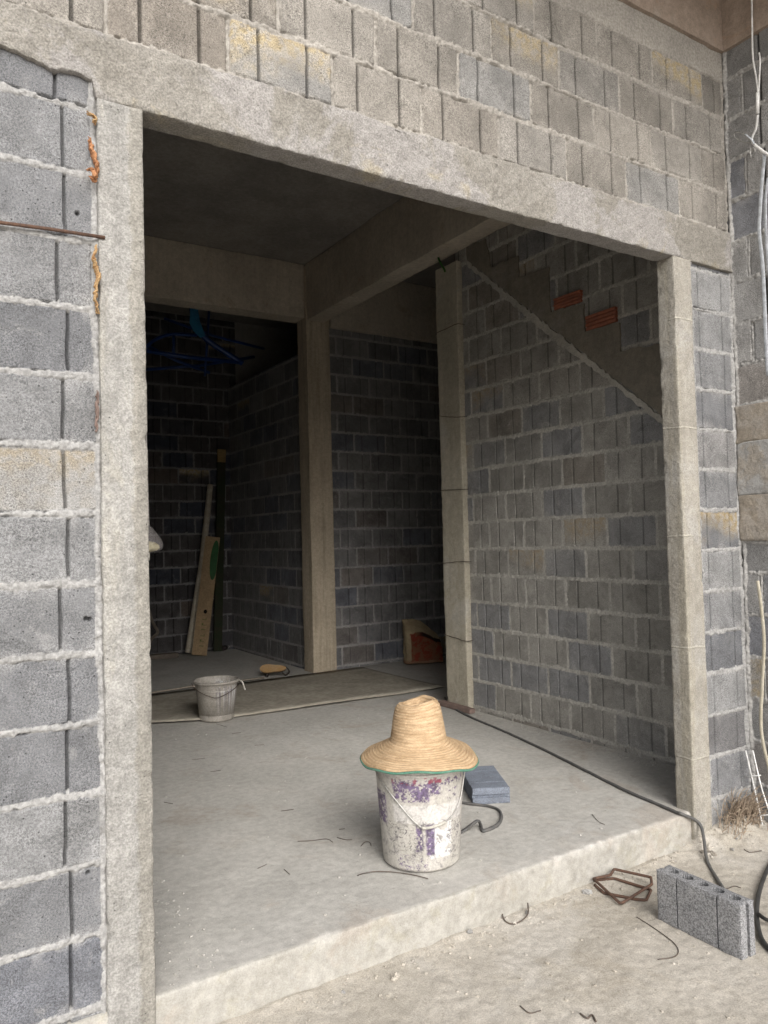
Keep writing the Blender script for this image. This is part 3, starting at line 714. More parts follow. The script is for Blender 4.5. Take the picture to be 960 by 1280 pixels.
for q in (-1, 1):
    e = rt*q*.192; MB().lathe([(0, -.008), (.012, -.008), (.012, .008), (0, .008)], 12, Matrix.Translation((e[0], e[1], .405)) @ Matrix.Rotation(FA+math.pi/2, 4, 'Z') @ Matrix.Rotation(math.pi/2, 4, 'Y')).build('ear', M['plasticgrip'], pb, True, True, None, 40)

# hat
t = NT('straw braid', .75, .3)
sepx = t.n('ShaderNodeSeparateXYZ'); t.l(t.tc, sepx.inputs[0])
ang = t.math('ARCTAN2', sepx.outputs[1], sepx.outputs[0])
rad2 = t.math('SQRT', t.math('ADD', t.math('POWER', sepx.outputs[0], 2.), t.math('POWER', sepx.outputs[1], 2.)))
comb = t.n('ShaderNodeCombineXYZ'); t.l(t.math('MULTIPLY', ang, 1.6), comb.inputs[0]); t.l(t.math('MULTIPLY', rad2, 60.), comb.inputs[1]); t.l(t.math('MULTIPLY', sepx.outputs[2], 60.), comb.inputs[2])
nb = t.noise(1.0, 5, .65, .2, comb.outputs[0]); fine = t.noise(9.0, 3, .6, 0, comb.outputs[0])
c = t.mix(t.rng(nb, .32, .68), (.54, .395, .25), (.38, .265, .155))
c = t.mix(t.math('MULTIPLY', t.attr('seam'), .55), c, (.33, .19, .08))
c = t.mul(c, t.rng(fine, .3, .7, .8, 1.22)); c = t.mix(t.math('MULTIPLY', t.rng(t.noise(14, 5, .7), .58, .7), .4), c, (.40, .26, .17))
t.bump([(nb, .4, .004), (fine, .5, .0015)]); M['straw'] = t.out(c)
M['greentrim'] = plain('faded green trim', (.07, .19, .135), (.14, .25, .19), 30, .85, .2)
ht = empty('straw_hat', (bx, by, .427), 'pointed woven straw hat with green edge sitting on the paint bucket', 'hat', rot=(math.radians(1.2), math.radians(-1.2), .4))
key = [(0, .135), (.02, .142), (.040, .172), (.055, .209), (.064, .219), (.076, .215), (.087, .199), (.096, .168), (.103, .132), (.1085, .102), (.1125, .080), (.1155, .066), (.1235, .057), (.142, .046), (.165, .034), (.190, .022), (.216, .010), (.236, .000), (.243, -.006)]
kp = [tuple(p[:2]) for p in spline([(a, b, 0) for a, b in key], 12)]
# resample evenly, add braid ripple
kp = np.array(kp); dl = np.r_[0, np.cumsum(np.hypot(*np.diff(kp, axis=0).T))]; ss = np.arange(0, dl[-1], .0015)
pr = np.stack([np.interp(ss, dl, kp[:, 0]), np.interp(ss, dl, kp[:, 1])], 1)
tn = np.gradient(pr, axis=0); tn /= np.maximum(np.linalg.norm(tn, axis=1, keepdims=True), 1e-9); nn = np.stack([-tn[:, 1], tn[:, 0]], 1)
rip = np.abs(np.sin(math.pi*ss/.0125))**.7
pr = pr+nn*(.0028*rip)[:, None]
n_h = 220; cr = np.array([RV[0], RV[1]])/np.hypot(RV[0], RV[1])
def hatfn(p, i, g):
    x, y, z = p; r_ = math.hypot(x, y)
    k = max(0, (z-.06)/.16)
    x0, y0 = x, y
    # crown leans and its top is crushed lower on the left
    ca = x*.55-y*.83
    if r_ < .118:
        z += k*k*(.17*ca)*.9+.0025*k*k*math.sin(3*g+1)+.0012*k*math.sin(7*g)
        x += .006*k*math.sin(2*g+.4); y += .005*k*math.cos(3*g)
    else:
        e = (r_-.118)/.125
        z += e*e*(.010*math.sin(2*g+.9)+.005*math.sin(3*g+2.2)+.0025*math.sin(9*g))
        m = 1+.012*math.sin(4*g+1)*e; x *= m; y *= m
    return (x, y, z)
hm = MB().lathe([tuple(p) for p in pr], n_h, None, hatfn)
seam = np.repeat(1-rip, n_h)
# underside
nv0 = len(hm.V); under = [(r_, z_-.0045) for r_, z_ in pr if r_ > .098][::3]
hm.lathe(under[::-1], n_h, None, hatfn)
hob = hm.build('straw_body', M['straw'], ht, True, True, dict(seam=list(seam**2)+[0]*(len(hm.V)-nv0)))
edge = []
for k in range(n_h+1):
    g = 2*math.pi*k/n_h; p = hatfn((.2435*math.cos(g), .2435*math.sin(g), -.009), 0, g); edge.append((p[0], p[1], p[2]-.001))
MB().tube(edge, .0048, 8).build('edge_trim', M['greentrim'], ht, True, True)

# ------------------------------------------------------------------ mixing pail further in
sb_ = onz(271, 899)
M['pail_b'] = bucket_mat('cement stained pail', (.36, .335, .30), (.27, .25, .22), (.19, .175, .155), (.09, .08, .15), (.2, .1, .1), (.55, .56, .57))
p2 = empty('mixing_bucket', (sb_[0], sb_[1], 0.0), 'cement stained open bucket standing at the edge of the brown floor sheet', 'bucket')
FB = math.atan2(CY-sb_[1], CX-sb_[0])
prof2 = [(0, .004), (.12, .004), (.126, .01)]+[(.127+.020*(z/.30), z) for z in np.linspace(.014, .215, 50)]+[(.147, .218), (.152, .222), (.152, .236), (.148, .239)]+[(.147+.004*k, .24+.01*k) for k in range(5)]+[(.172, .282), (.174, .290), (.172, .297), (.164, .299), (.158, .294), (.150, .22), (.128, .03), (0, .028)]
Z, rel, Rr = bucket_attrs(prof2, 160, FB); s_ = np.sin(rel)
f1 = fbm2(rel*9, Z*50, 3, 211)
sp = sst(.20, .225, Z)*(1-sst(.255, .27, Z))
f1 = fbm2(rel*14, Z*120, 3, 214); purple = sp*sst(.1, .25, f1)*.7*sst(-.2, .2, s_); white = sp*sst(.12, .25, -f1)*sst(-.1, .2, s_)
MB().lathe(prof2, 160).build('body', M['pail_b'], p2, True, True, dict(purple=purple, white=white, red=Z*0, crack=Z*0, dirt=.4+Z*0))
fr2 = np.array([math.cos(FB), math.sin(FB), 0]); rt2 = np.array([-math.sin(FB), math.cos(FB), 0])
a2 = [fr2*.0+rt2*q for q in (.17,)]
MB().tube(spline([tuple(rt2*.172+fr2*.03+np.array([0, 0, .285])), tuple(rt2*.192+fr2*.05+np.array([0, 0, .275])), tuple(rt2*.205+fr2*.05+np.array([0, 0, .235])), tuple(rt2*.212+fr2*.05+np.array([0, 0, .215]))], 5), .006, 8).build('lever', M['plasticgrip'], p2, True, True)
bl = [tuple(fr2*(.178*math.cos(a))+rt2*(.178*math.sin(a))+np.array([0, 0, .235+.05*abs(math.sin(a))-.045*math.cos(a)])) for a in np.linspace(-1.5, 1.5, 22)]
MB().tube(bl, .0028, 6).build('handle', M['wire'], p2, True, True)

# ------------------------------------------------------------------ loose concrete blocks
M['loose'] = None
def loose_block(name, L, T, Hh, mat, label, loc, rot):
    """hollow block: two face grooves, end grooves, five round cores"""
    root = empty(name, loc, label, 'concrete block', 'loose concrete blocks', rot=rot)
    n = 90; rr = random.Random(4)
    # outline of the top face (x along length, y thickness) with grooves, then bridge to the cores by a fine grid mask
    g = .005
    nx = int(L/.004); ny = int(T/.004)
    xs = np.linspace(-L/2, L/2, nx+1); ys = np.linspace(-T/2, T/2, ny+1)
    X, Y = np.meshgrid((xs[1:]+xs[:-1])/2, (ys[1:]+ys[:-1])/2, indexing='ij')
    solid = np.ones_like(X, bool)
    for gxp in (-L/2+.092, L/2-.092):
        for sy in (-1, 1):
            solid &= ~((np.abs(X-gxp) < .0045) & (np.abs(Y-sy*T/2) < .009))
    for sxx in (-1, 1):
        solid &= ~((np.abs(Y) < .0065) & (np.abs(X-sxx*L/2) < .011))
    cores = np.ones_like(X, bool)
    for k in range(5):
        cx = (k-2)*L*.182; cores &= ~((X-cx)**2+(Y/.86)**2 < .023**2)
    V, F, ix = [], [], {}
    zs = lin(0, Hh, .012)
    def vid(i, j, k):
        q = (i, j, k)
        if q not in ix:
            x, y, z = xs[i], ys[j], zs[k]
            # worn arrises
            ix[q] = len(V); V.append((x, y, z))
        return ix[q]
    nk = len(zs)-1; deep = max(1, int(.12/.012))
    def sol(i, j, k):
        if i < 0 or j < 0 or i >= nx or j >= ny or k < 0 or k >= nk: return False
        return bool(solid[i, j] and (cores[i, j] or k < nk-deep))
    for i in range(nx):
        for j in range(ny):
            if not solid[i, j]: continue
            edge = i in (0, nx-1) or j in (0, ny-1) or not (solid[i-1:i+2, j-1:j+2].all() and cores[i-1:i+2, j-1:j+2].all())
            ks = range(nk) if edge else (0, nk-deep-1, nk-deep, nk-1)
            for k in ks:
                if not sol(i, j, k): continue
                if not sol(i-1, j, k): F.append((vid(i,j,k), vid(i,j,k+1), vid(i,j+1,k+1), vid(i,j+1,k)))
                if not sol(i+1, j, k): F.append((vid(i+1,j,k), vid(i+1,j+1,k), vid(i+1,j+1,k+1), vid(i+1,j,k+1)))
                if not sol(i, j-1, k): F.append((vid(i,j,k), vid(i+1,j,k), vid(i+1,j,k+1), vid(i,j,k+1)))
                if not sol(i, j+1, k): F.append((vid(i,j+1,k), vid(i,j+1,k+1), vid(i+1,j+1,k+1), vid(i+1,j+1,k)))
                if not sol(i, j, k-1): F.append((vid(i,j,k), vid(i,j+1,k), vid(i+1,j+1,k), vid(i+1,j,k)))
                if not sol(i, j, k+1): F.append((vid(i,j,k+1), vid(i+1,j,k+1), vid(i+1,j+1,k+1), vid(i,j+1,k+1)))
    P = np.array(V); d = np.minimum(P-np.array([-L/2, -T/2, 0]), np.array([L/2, T/2, Hh])-P); sg = np.where(P > np.array([0, 0, Hh/2]), -1., 1.)
    ds = np.sort(d, 1); nz = fbm3(P[:, 0]*40, P[:, 1]*40, P[:, 2]*40, 3, 7)
    near = (d < .014)*(1-d/.014); w = near/np.maximum(near.sum(1, keepdims=True), 1e-6)
    pull = (.004+.005*np.clip(nz, 0, 1))*(1-sst(0, .010, ds[:, 1]))
    P = P+sg*w*pull[:, None]+.0008*nz[:, None]
    mb = MB(); mb.V = [tuple(p) for p in P]; mb.F = F
    mb.build('shell', mat, root, True, True, None, 50)
    return root
tb = NT('raw block', .95, .15)
n1 = tb.noise(9, 6, .7); c = tb.mix(tb.rng(n1, .35, .65), (.27, .27, .275), (.215, .217, .225))
g = tb.noise(190, 4, .65); c = tb.mul(c, tb.rng(g, .34, .66, .55, 1.5)); c = tb.mul(c, tb.rng(tb.voro(130), .06, .2, .45, 1.))
tb.bump([(tb.noise(60, 6, .7), .5, .006), (g, .8, .004)]); M['loose'] = tb.out(c)
tb = NT('blue grey block', .9, .2)
n1 = tb.noise(9, 6, .7); c = tb.mix(tb.rng(n1, .35, .65), (.20, .225, .27), (.155, .17, .205))
g = tb.noise(200, 4, .65); c = tb.mul(c, tb.rng(g, .34, .66, .7, 1.3)); c = tb.mix(tb.math('MULTIPLY', tb.rng(tb.noise(25, 5, .7), .6, .7), .5), c, (.40, .42, .44))
tb.bump([(tb.noise(60, 6, .7), .3, .006), (g, .5, .003)]); M['looseblue'] = tb.out(c)
gb = gz(1.835, -.53)
loose_block('concrete_block', .355, .08, .19, M['loose'], 'grey hollow concrete block standing on its long edge on the ground by the step', (1.842, -.535, GZ-.001), (0, 0, math.radians(90-1.5)))
# the other one lies flat on the slab behind the bucket
a = onz(594, 1004); 
loose_block('concrete_block', .37, .08, .19, M['looseblue'], 'bluish concrete block lying flat on the slab behind the paint bucket', (1.845, .852, .041), (math.radians(90), 0, math.radians(62)))

# ------------------------------------------------------------------ floor sheet, rod, sandal, bag
M['sheet'] = plain('dusty brown board', (.37, .34, .285), (.29, .265, .22), 3, .9, .15, .25, .14)
pts_front = [(-.6, 3.80), (.1, 3.60), (.60, 3.48), (.944, 3.375), (1.2, 3.27), (1.425, 3.205), (1.9, 3.16), (2.4, 3.13), (2.9, 3.11), (3.40, 3.10)]
fx = np.array(pts_front); xs = lin(-.6, 3.4, .03); yf = np.interp(xs, fx[:, 0], fx[:, 1])+.008*fbm2(xs*3, xs*0, 3, 33)
sb = MB(); nrow = 12
for k in range(nrow):
    tt = k/(nrow-1)
    for x, y0 in zip(xs, yf):
        y = y0+(4.515-y0)*tt
        lift = (.016+.010*fbm2(np.array([x*1.3]), np.array([2.]), 2, 44)[0])*(1-tt)**3+.002*fbm2(np.array([x*4]), np.array([tt*6]), 2, 45)[0]
        sb.V.append((x, y, .009+lift))
n = len(xs)
for k in range(nrow-1):
    for i in range(n-1): sb.F.append((k*n+i, k*n+i+1, (k+1)*n+i+1, (k+1)*n+i))
o = sb.build('floor_sheet', M['sheet'])
sm = o.modifiers.new('thickness', 'SOLIDIFY'); sm.thickness = .005; sm.offset = -1
tag(o, 'thin dusty brown board laid over the slab with its front edge lifted', 'board', kind='thing')
M['rod'] = plain('pale dusty rod', (.34, .30, .25), None, 30, .8, .2)
tag(MB().tube([tuple(onz(183, 867, .016)), tuple(onz(240, 858, .016)), tuple(onz(331, 847, .016))], .009, 7).build('wooden_stick', M['rod']),
    'long thin pale stick lying on the floor behind the mixing bucket', 'stick', kind='thing')
M['sole'] = plain('tan rubber sole', (.33, .20, .085), (.36, .25, .14), 9, .7, .3, .2)
M['upper'] = plain('dark sandal upper', (.05, .04, .035), None, 20, .8, .2)
sd = empty('sandal', (2.46, 4.62, 0.02), 'tan soled dark sandal lying on its side near the foot of the column', 'sandal', rot=(math.radians(52), 0, -YAW))
out = []
for a in np.linspace(0, 2*math.pi, 48, endpoint=False):
    x = .128*math.cos(a); w = .046+.012*math.cos(a-math.pi)*1.0-.010*math.exp(-((x-.01)/.05)**2); out.append((x, w*math.sin(a)+.05))
MB().prism(out, .030, .048).build('sole', M['sole'], sd, False, True)
MB().prism([(x*.97, (y-.05)*.95+.05) for x, y in out], .014, .0295).build('footbed', M['upper'], sd, False, True)
MB().tube(spline([(-.05, .095, .02), (-.045, .10, -.02), (-.05, .05, -.035), (-.055, .0, -.02), (-.06, .005, .02)], 6), .012, 8, None, True, .4).build('strap', M['upper'], sd, True, True)
MB().tube(spline([(.085, .085, .02), (.12, .09, -.02), (.15, .05, -.03), (.12, .01, -.02), (.085, .015, .02)], 6), .009, 8, None, True, .5).build('strap', M['upper'], sd, True, True)

t = NT('printed paper sack', .85, .2)
pm = t.attr('print'); c = t.mix(t.rng(t.noise(10, 5, .7), .35, .65), (.42, .34, .215), (.33, .255, .16))
ink = t.mix(t.rng(t.noise(16, 5, .7, .6), .42, .56), (.24, .05, .028), (.22, .10, .055)); c = t.mix(pm, c, ink)
c = t.mix(t.attr('shade'), c, (.03, .018, .014))
t.bump([(t.noise(22, 6, .7, .6), .7, .02), (t.noise(90, 4), .3, .003)]); M['sack'] = t.out(c)
def sack():
    o = Vector((4.03, 4.30, .018)); W_, D_, H_ = .40, .17, .45
    n1, n2, n3_ = 28, 12, 30
    V, F = [], []; pr_ = []; shd = []
    for k in range(n3_+1):
        z = k/n3_
        for i in range(72):
            a = 2*math.pi*i/72; ca, sa = math.cos(a), math.sin(a)
            e = .35; x = math.copysign(abs(ca)**e, ca)*W_/2; y = math.copysign(abs(sa)**e, sa)*D_/2
            pinch = 1-.75*sst(.7, 1., np.array([z]))[0]; y *= float(pinch)
            x *= 1-.05*z+.03*math.sin(3*z+1)
            top = H_*(1-.38*sst(np.array(-.15), np.array(.5), np.array([x/W_]))[0])
            nz = 1.5*fbm3(np.array([x*9]), np.array([y*9]), np.array([z*5]), 3, 55)[0]+.5*abs(fbm3(np.array([x*24+y*9]), np.array([y*20]), np.array([z*9]), 2, 57)[0])
            x2 = x+.02*nz-.02*z; y2 = y+.03*nz+.09*max(0, z-.55)
            V.append((o.x+x2*math.cos(-.35)-y2*math.sin(-.35), o.y+x2*math.sin(-.35)+y2*math.cos(-.35), o.z+z*top))
            flap = .74+.16*(x/W_)
            pr_.append(1. if (.06+.04*nz < z < flap and not (x/W_ < -.36)) else (.5 if z < .1 else 0)); shd.append(1. if (flap-.10 < z < flap+.01 and x/W_ > -.05) else 0.)
    for k in range(n3_):
        for i in range(72):
            j = (i+1) % 72; F.append((k*72+i, k*72+j, (k+1)*72+j, (k+1)*72+i))
    F.append(tuple(range(71, -1, -1))); F.append(tuple(n3_*72+i for i in range(72)))
    mb = MB(); mb.V = V; mb.F = F
    return mb.build('cement_bag', M['sack'], None, True, False, {'print': pr_, 'shade': shd})
tag(sack(), 'slumped half empty paper cement bag with red print on the floor by the back wall', 'bag', kind='thing')

# ------------------------------------------------------------------ things in the far corner
M['carton'] = plain('plain brown carton', (.30, .215, .125), (.24, .17, .10), 6, .85, .2, .1)
M['cartonside'] = plain('pale carton side', (.40, .35, .27), (.33, .285, .215), 6, .85, .2, .1)
M['green'] = plain('green print', (.015, .09, .02), None, 20, .6, .3)
M['greenink'] = plain('dull green print', (.13, .14, .05), None, 20, .8, .2)
M['darkpaint'] = plain('dark hole', (.012, .011, .01), None, 20, .9, .1)
def lean(base, top, w, d, yawz):
    """local frame: x across, y depth, z along from base to top"""
    b = Vector(base); z = (Vector(top)-b); L = z.length; z.normalize()
    x = Vector((math.cos(yawz), math.sin(yawz), 0)); x = (x-z*x.dot(z)).normalized(); y = z.cross(x)
    return Matrix(((x.x, y.x, z.x, b.x), (x.y, y.y, z.y, b.y), (x.z, y.z, z.z, b.z), (0, 0, 0, 1))), L
cb = ony(249, 818, 6.45); ct = ony(266, 672, 6.62)
Mc, Lc = lean((cb[0], cb[1], .012), tuple(ct), .1, .1, -YAW+.25)
car = empty('carton_box', tuple(Mc.translation), 'tall narrow carton with a green oval leaning in the far dark corner', 'box')
MB().box((-.085, -.06, 0), (.085, .06, Lc), Mc, .004).build('box_body', M['carton'], car, True, angle=40)
MB().box((-.088, -.062, .003), (-.0855, .058, Lc-.003), Mc).build('side_panel', M['cartonside'], car, False)
oval = [(.025+.048*math.cos(a), Lc*.80+.24*math.sin(a)) for a in np.linspace(0, 2*math.pi, 40, endpoint=False)]
Mo = Mc @ Matrix(((1, 0, 0, 0), (0, 0, -1, -.0605), (0, 1, 0, 0), (0, 0, 0, 1)))
ov = [(max(-.08, min(.083, x+.022)), min(Lc-.01, y)) for x, y in oval]
MB().prism([(x, y) for x, y in ov], .0, .0025, Mo).build('green_oval', M['green'], car, False)
MB().prism([(.012+.02*math.cos(a), Lc*.36+.024*math.sin(a)) for a in np.linspace(0, 2*math.pi, 20, endpoint=False)], 0, .0025, Mo).build('hand_hole', M['darkpaint'], car, False)
for k in range(6):
    zc = Lc*.30-k*Lc*.045; lt = MB()
    lt.prism([[(-.012, zc-.014), (.034, zc-.014), (.034, zc+.012), (.026, zc+.012), (.026, zc-.006), (-.012, zc-.006)],
              [(-.012, zc-.014), (.034, zc-.014), (.034, zc-.007), (.004, zc-.007), (.004, zc+.012), (-.012, zc+.012)],
              [(-.012, zc-.004), (.034, zc-.004), (.034, zc+.005), (-.012, zc+.005)]][k % 3], 0, .002, Mo)
    lt.build('letter', M['greenink'], car, False)
pa = ony(256, 700, 6.60); ptop = ony(263, 606, 6.70)
M['palewood'] = plain('pale pole', (.40, .36, .295), (.30, .265, .21), 12, .8, .2)
tag(MB().tube([tuple(cb+np.array([-.085, .13, .015])), tuple((cb+ptop)/2+np.array([-.02, .06, 0])), tuple(ptop)], [.042, .04, .034], 14).build('wooden_pole', M['palewood'], None, True, angle=50),
    'pale round pole leaning in the far corner beside the carton', 'pole', kind='thing')
M['plank'] = plain('old timber', (.33, .235, .105), (.22, .15, .07), 8, .85, .2, .2)
M['plankdark'] = plain('green stained timber', (.02, .028, .014), (.03, .027, .017), 8, .85, .2, .2)
b0 = ony(272, 812, 6.62); b1 = ony(277, 562, 6.735)
Mp, Lp = lean((b0[0], b0[1], .012), tuple(b1), .1, .03, -.1)
plk = empty('timber_plank', tuple(Mp.translation), 'tall dark timber plank with a raw yellow end leaning behind the carton', 'plank')
MB().box((-.05, -.018, 0), (.05, .018, Lp-.16), Mp, .003).build('painted_length', M['plankdark'], plk, True, angle=40)
MB().box((-.05, -.018, Lp-.158), (.05, .018, Lp), Mp, .003).build('raw_end', M['plank'], plk, True, angle=40)
M['glassdark'] = plain('dark glass', (.02, .015, .015), (.05, .04, .04), 12, .15, .6, .05)
for k, (u, v) in enumerate(((267, 812), (275, 813), (281, 813))):
    p = onz(u, v); q = empty('glass_bottle', (p[0], p[1], .0), 'small dark bottle lying on the floor beside the foot of the carton', 'bottle', 'dark bottles in the far corner', rot=(math.radians(90), 0, .5+k*.9))
    q.location.z = .032
    MB().lathe([(0, -.07), (.028, -.07), (.031, -.06), (.031, .02), (.024, .04), (.012, .055), (.012, .085), (0, .085)], 20).build('bottle_body', M['glassdark'], q, True, True, None, 50)
    MB().lathe([(0, .084), (.014, .084), (.014, .098), (0, .098)], 14).build('cap', M['metalwire'], q, True, True, None, 50)
p = onz(205, 822)
M['greywood'] = plain('grey timber', (.17, .145, .12), (.12, .10, .085), 9, .9, .2, .2)
tag(MB().box((-.35, -.06, 0), (.14, .06, .05), Matrix.Translation((p[0], p[1]-.05, .002)) @ Matrix.Rotation(-.05, 4, 'Z'), .004).build('timber_offcut', M['greywood'], None, True, angle=40),
    'short grey timber offcut lying on the floor by the far wall', 'timber', kind='thing')
p = ony(196, 788, 6.6)
tag(MB().tube(spline([tuple(ony(186, 762, 6.7)), tuple(ony(191, 778, 6.6)), tuple(ony(197, 790, 6.55)), tuple(ony(190, 798, 6.6)), tuple(ony(186, 806, 6.6))], 6), .018, 8).build('twisted_rag', M['greywood']),
    'twisted grey rag hanging by the far wall behind the left post', 'rag', kind='thing')

# blue pipes high in the back room
M['blue'] = plain('blue plastic pipe', (.010, .045, .19), (.008, .03, .12), 10, .4, .5)
M['bluesheet'] = plain('blue plastic sheet', (.025, .18, .32), (.015, .11, .22), 6, .5, .4)
bp = empty('blue_pipes', (1.9, 5.5, 3.3), 'blue plastic pipe frame hanging under the ceiling of the dark back room', 'pipe frame')
def P5(u, v): return tuple(ony(u, v, 5.5))
MB().tube([P5(180, 438), P5(230, 446), P5(300, 453)], .022, 10).build('pipe', M['blue'], bp)
MB().tube(spline([P5(180, 436), P5(195, 424), P5(215, 418), P5(246, 419)], 5), .018, 10).build('pipe', M['blue'], bp)
MB().tube([P5(217, 418), P5(217, 444)], .016, 10).build('pipe', M['blue'], bp)
MB().tube(spline([P5(238, 372), P5(243, 400), P5(258, 424), P5(303, 454)], 6), .03, 10).build('pipe', M['blue'], bp)
for (a_, b_, y_, r_) in (((176, 428), (262, 466), 5.9, .018), ((205, 398), (330, 436), 6.1, .016), ((262, 376), (256, 470), 5.8, .014), ((180, 462), (318, 446), 6.2, .018)):
    MB().tube([tuple(ony(*a_, y_)), tuple(ony((a_[0]+b_[0])/2, (a_[1]+b_[1])/2+3, y_)), tuple(ony(*b_, y_))], r_, 8).build('pipe', M['blue'], bp)
fl = MB(); sh = [(238, 378), (246, 378), (250, 402), (257, 420), (250, 422), (242, 414), (237, 404)]
v = [tuple(ony(u_, v_, 5.44)) for u_, v_ in sh]+[tuple(ony(u_, v_, 5.46)) for u_, v_ in sh]; n = len(sh)
fl.add(v, [tuple(range(n)), tuple(range(2*n-1, n-1, -1))]+[(i, n+i, n+(i+1) % n, (i+1) % n) for i in range(n)]); fl.build('sheet_scrap', M['bluesheet'], bp, False)

# plastic bag on a string behind the left post
hb = ony(189, 675, 1.5); 
M['film'] = NT('clear plastic film', .25, .5)
M['film'].b.inputs['Alpha'].default_value = .28
M['film'].bump([(M['film'].noise(40, 5, .7, .5), .6, .01)]); M['film'] = M['film'].out((.30, .28, .28))
M['cream'] = plain('cream contents', (.62, .56, .38), (.42, .37, .22), 40, .7, .3)
M['string'] = plain('pale string', (.48, .46, .44), None, 40, .8, .2)
hbz = hb[2]
hg = empty('hanging_bag', (hb[0]-.01, 1.5, hbz-.06), 'clear plastic bag with cream contents hanging on a string behind the left post', 'bag')
hx_ = hb[0]-.012
def bagfn(p, i, g): return (p[0]*(1+.08*math.sin(3*g+i*.5)), p[1]*(.7+.06*math.sin(5*g+i)), p[2])
MB().lathe([(.006, .075), (.022, .055), (.042, .03), (.060, .0), (.067, -.028), (.060, -.048), (.04, -.058), (.012, -.062), (0, -.062)], 40, Matrix.Translation((hx_, 1.5, hbz)), bagfn).build('bag_film', M['film'], hg)
MB().lathe([(0, -.006), (.03, -.012), (.048, -.026), (.05, -.042), (.036, -.053), (.01, -.058), (0, -.058)], 30, Matrix.Translation((hx_, 1.5, hbz)), bagfn).build('contents', M['cream'], hg)
MB().tube([(hx_-.003, 1.5, hbz-.06), (hx_-.002, 1.5, hbz-.10)], [.008, .005], 8).build('tail', M['plasticgrip'], hg)
MB().tube([(hx_, 1.5, hbz+.073), (hx_-.004, 1.505, hbz+.4), (hx_-.01, 1.5, 4.112)], .0045, 6).build('string', M['string'], hg)

# ------------------------------------------------------------------ cables, wires, rebar
M['cable'] = plain('grey cable', (.085, .085, .085), (.12, .115, .11), 30, .6, .35)
M['cabledark'] = plain('black rubber cable', (.028, .028, .028), (.05, .05, .048), 30, .5, .4)
cpts = []
for (u, v) in ((556, 872), (566, 884), (590, 897), (630, 914), (680, 937), (730, 962), (780, 987), (822, 1005), (845, 1015)):
    q = onz(u, v, .009); cpts.append(tuple(q))
e = ony(858, 1024, -.02); cpts.append((e[0], -.006, .006)); cpts.append((ony(869, 1045)[0], -.032, -.055))
for (u, v) in ((884, 1078), (897, 1102), (905, 1115)):
    q = onground(u, v); cpts.append((q[0], q[1], q[2]+.009))
tag(MB().tube(spline(cpts, 8, .0006, 4), .0075, 8).build('grey_cable', M['cable']), 'long grey cable running across the slab and down over the step', 'cable', kind='thing')
cp = [(566, 1046), (580, 1038), (592, 1029), (598, 1026), (601, 1032), (603, 1038), (610, 1037), (622, 1031), (627, 1022), (624, 1013), (612, 1008), (596, 1006), (582, 1004), (570, 1002)]
cp3 = [tuple(onz(u, v, .008+(.03 if 4 > k > 1 else 0))) for k, (u, v) in enumerate(cp)]
tag(MB().tube(spline(cp3, 6), .0085, 8, None, True, .7).build('cable_loop', M['cable']), 'flat grey cable end curling out behind the paint bucket', 'cable', kind='thing')
cp = [(975, 1068), (962, 1085), (950, 1115), (946, 1145), (950, 1172), (960, 1188), (975, 1200)]
tag(MB().tube(spline([tuple(onground(u, v)+np.array([0, 0, .011])) for u, v in cp], 6), .009, 8).build('black_cable', M['cabledark']), 'black rubber cable curling on the ground at the lower right edge', 'cable', kind='thing')
cp = [(948, 1151), (958, 1158), (975, 1164)]
tag(MB().tube(spline([tuple(onground(u, v)+np.array([0, 0, .026])) for u, v in cp], 6), .007, 8).build('black_cable', M['cabledark']), 'short black cable branch crossing the curled cable at the lower right edge', 'cable', kind='thing')

M['rust'] = plain('rusty rebar', (.125, .072, .05), (.085, .055, .044), 60, .85, .25, .4, .2)
def stirrup(pts, label, dz, r=.0058):
    P = [onground(u, v)+np.array([0, 0, r+d]) for (u, v), d in zip(pts, dz)]
    out = []
    for i in range(len(P)):
        a = np.array(P[i]); b = np.array(P[(i+1) % len(P)])
        if i == len(P)-1: break
        d = np.linalg.norm(b-a)
        out += [tuple(a+(b-a)*t_) for t_ in ((.04, .2, .5, .8, .96) if d > .05 else (.2, .8))]
    return tag(MB().tube(out, r, 8).build('rebar_stirrup', M['rust']), label, 'rebar stirrup', 'bent rebar stirrups by the step', 'thing')
stirrup([(741, 1104), (763, 1101), (768, 1094), (814, 1105), (815, 1112), (776, 1133), (741, 1104)], 'rusty bent rebar stirrup lying uppermost on the ground below the step', (.012, .02, .02, .022, .016, .004, .016))
stirrup([(741, 1102), (768, 1099), (814, 1114), (808, 1127), (795, 1126), (755, 1118), (743, 1107)], 'rusty bent rebar stirrup lying underneath another one below the step', (.0, .0, .0, .0, .0, .0, .0))
rb = ony(-40, 273, -.012); rb2 = ony(131, 297, -.018)
tag(MB().tube([tuple(rb), tuple(ony(60, 286, -.010)), tuple(rb2)], .0055, 8).build('rebar_rod', M['rust']), 'thin rusty rebar rod stuck along a joint of the left block wall', 'rebar', kind='thing')

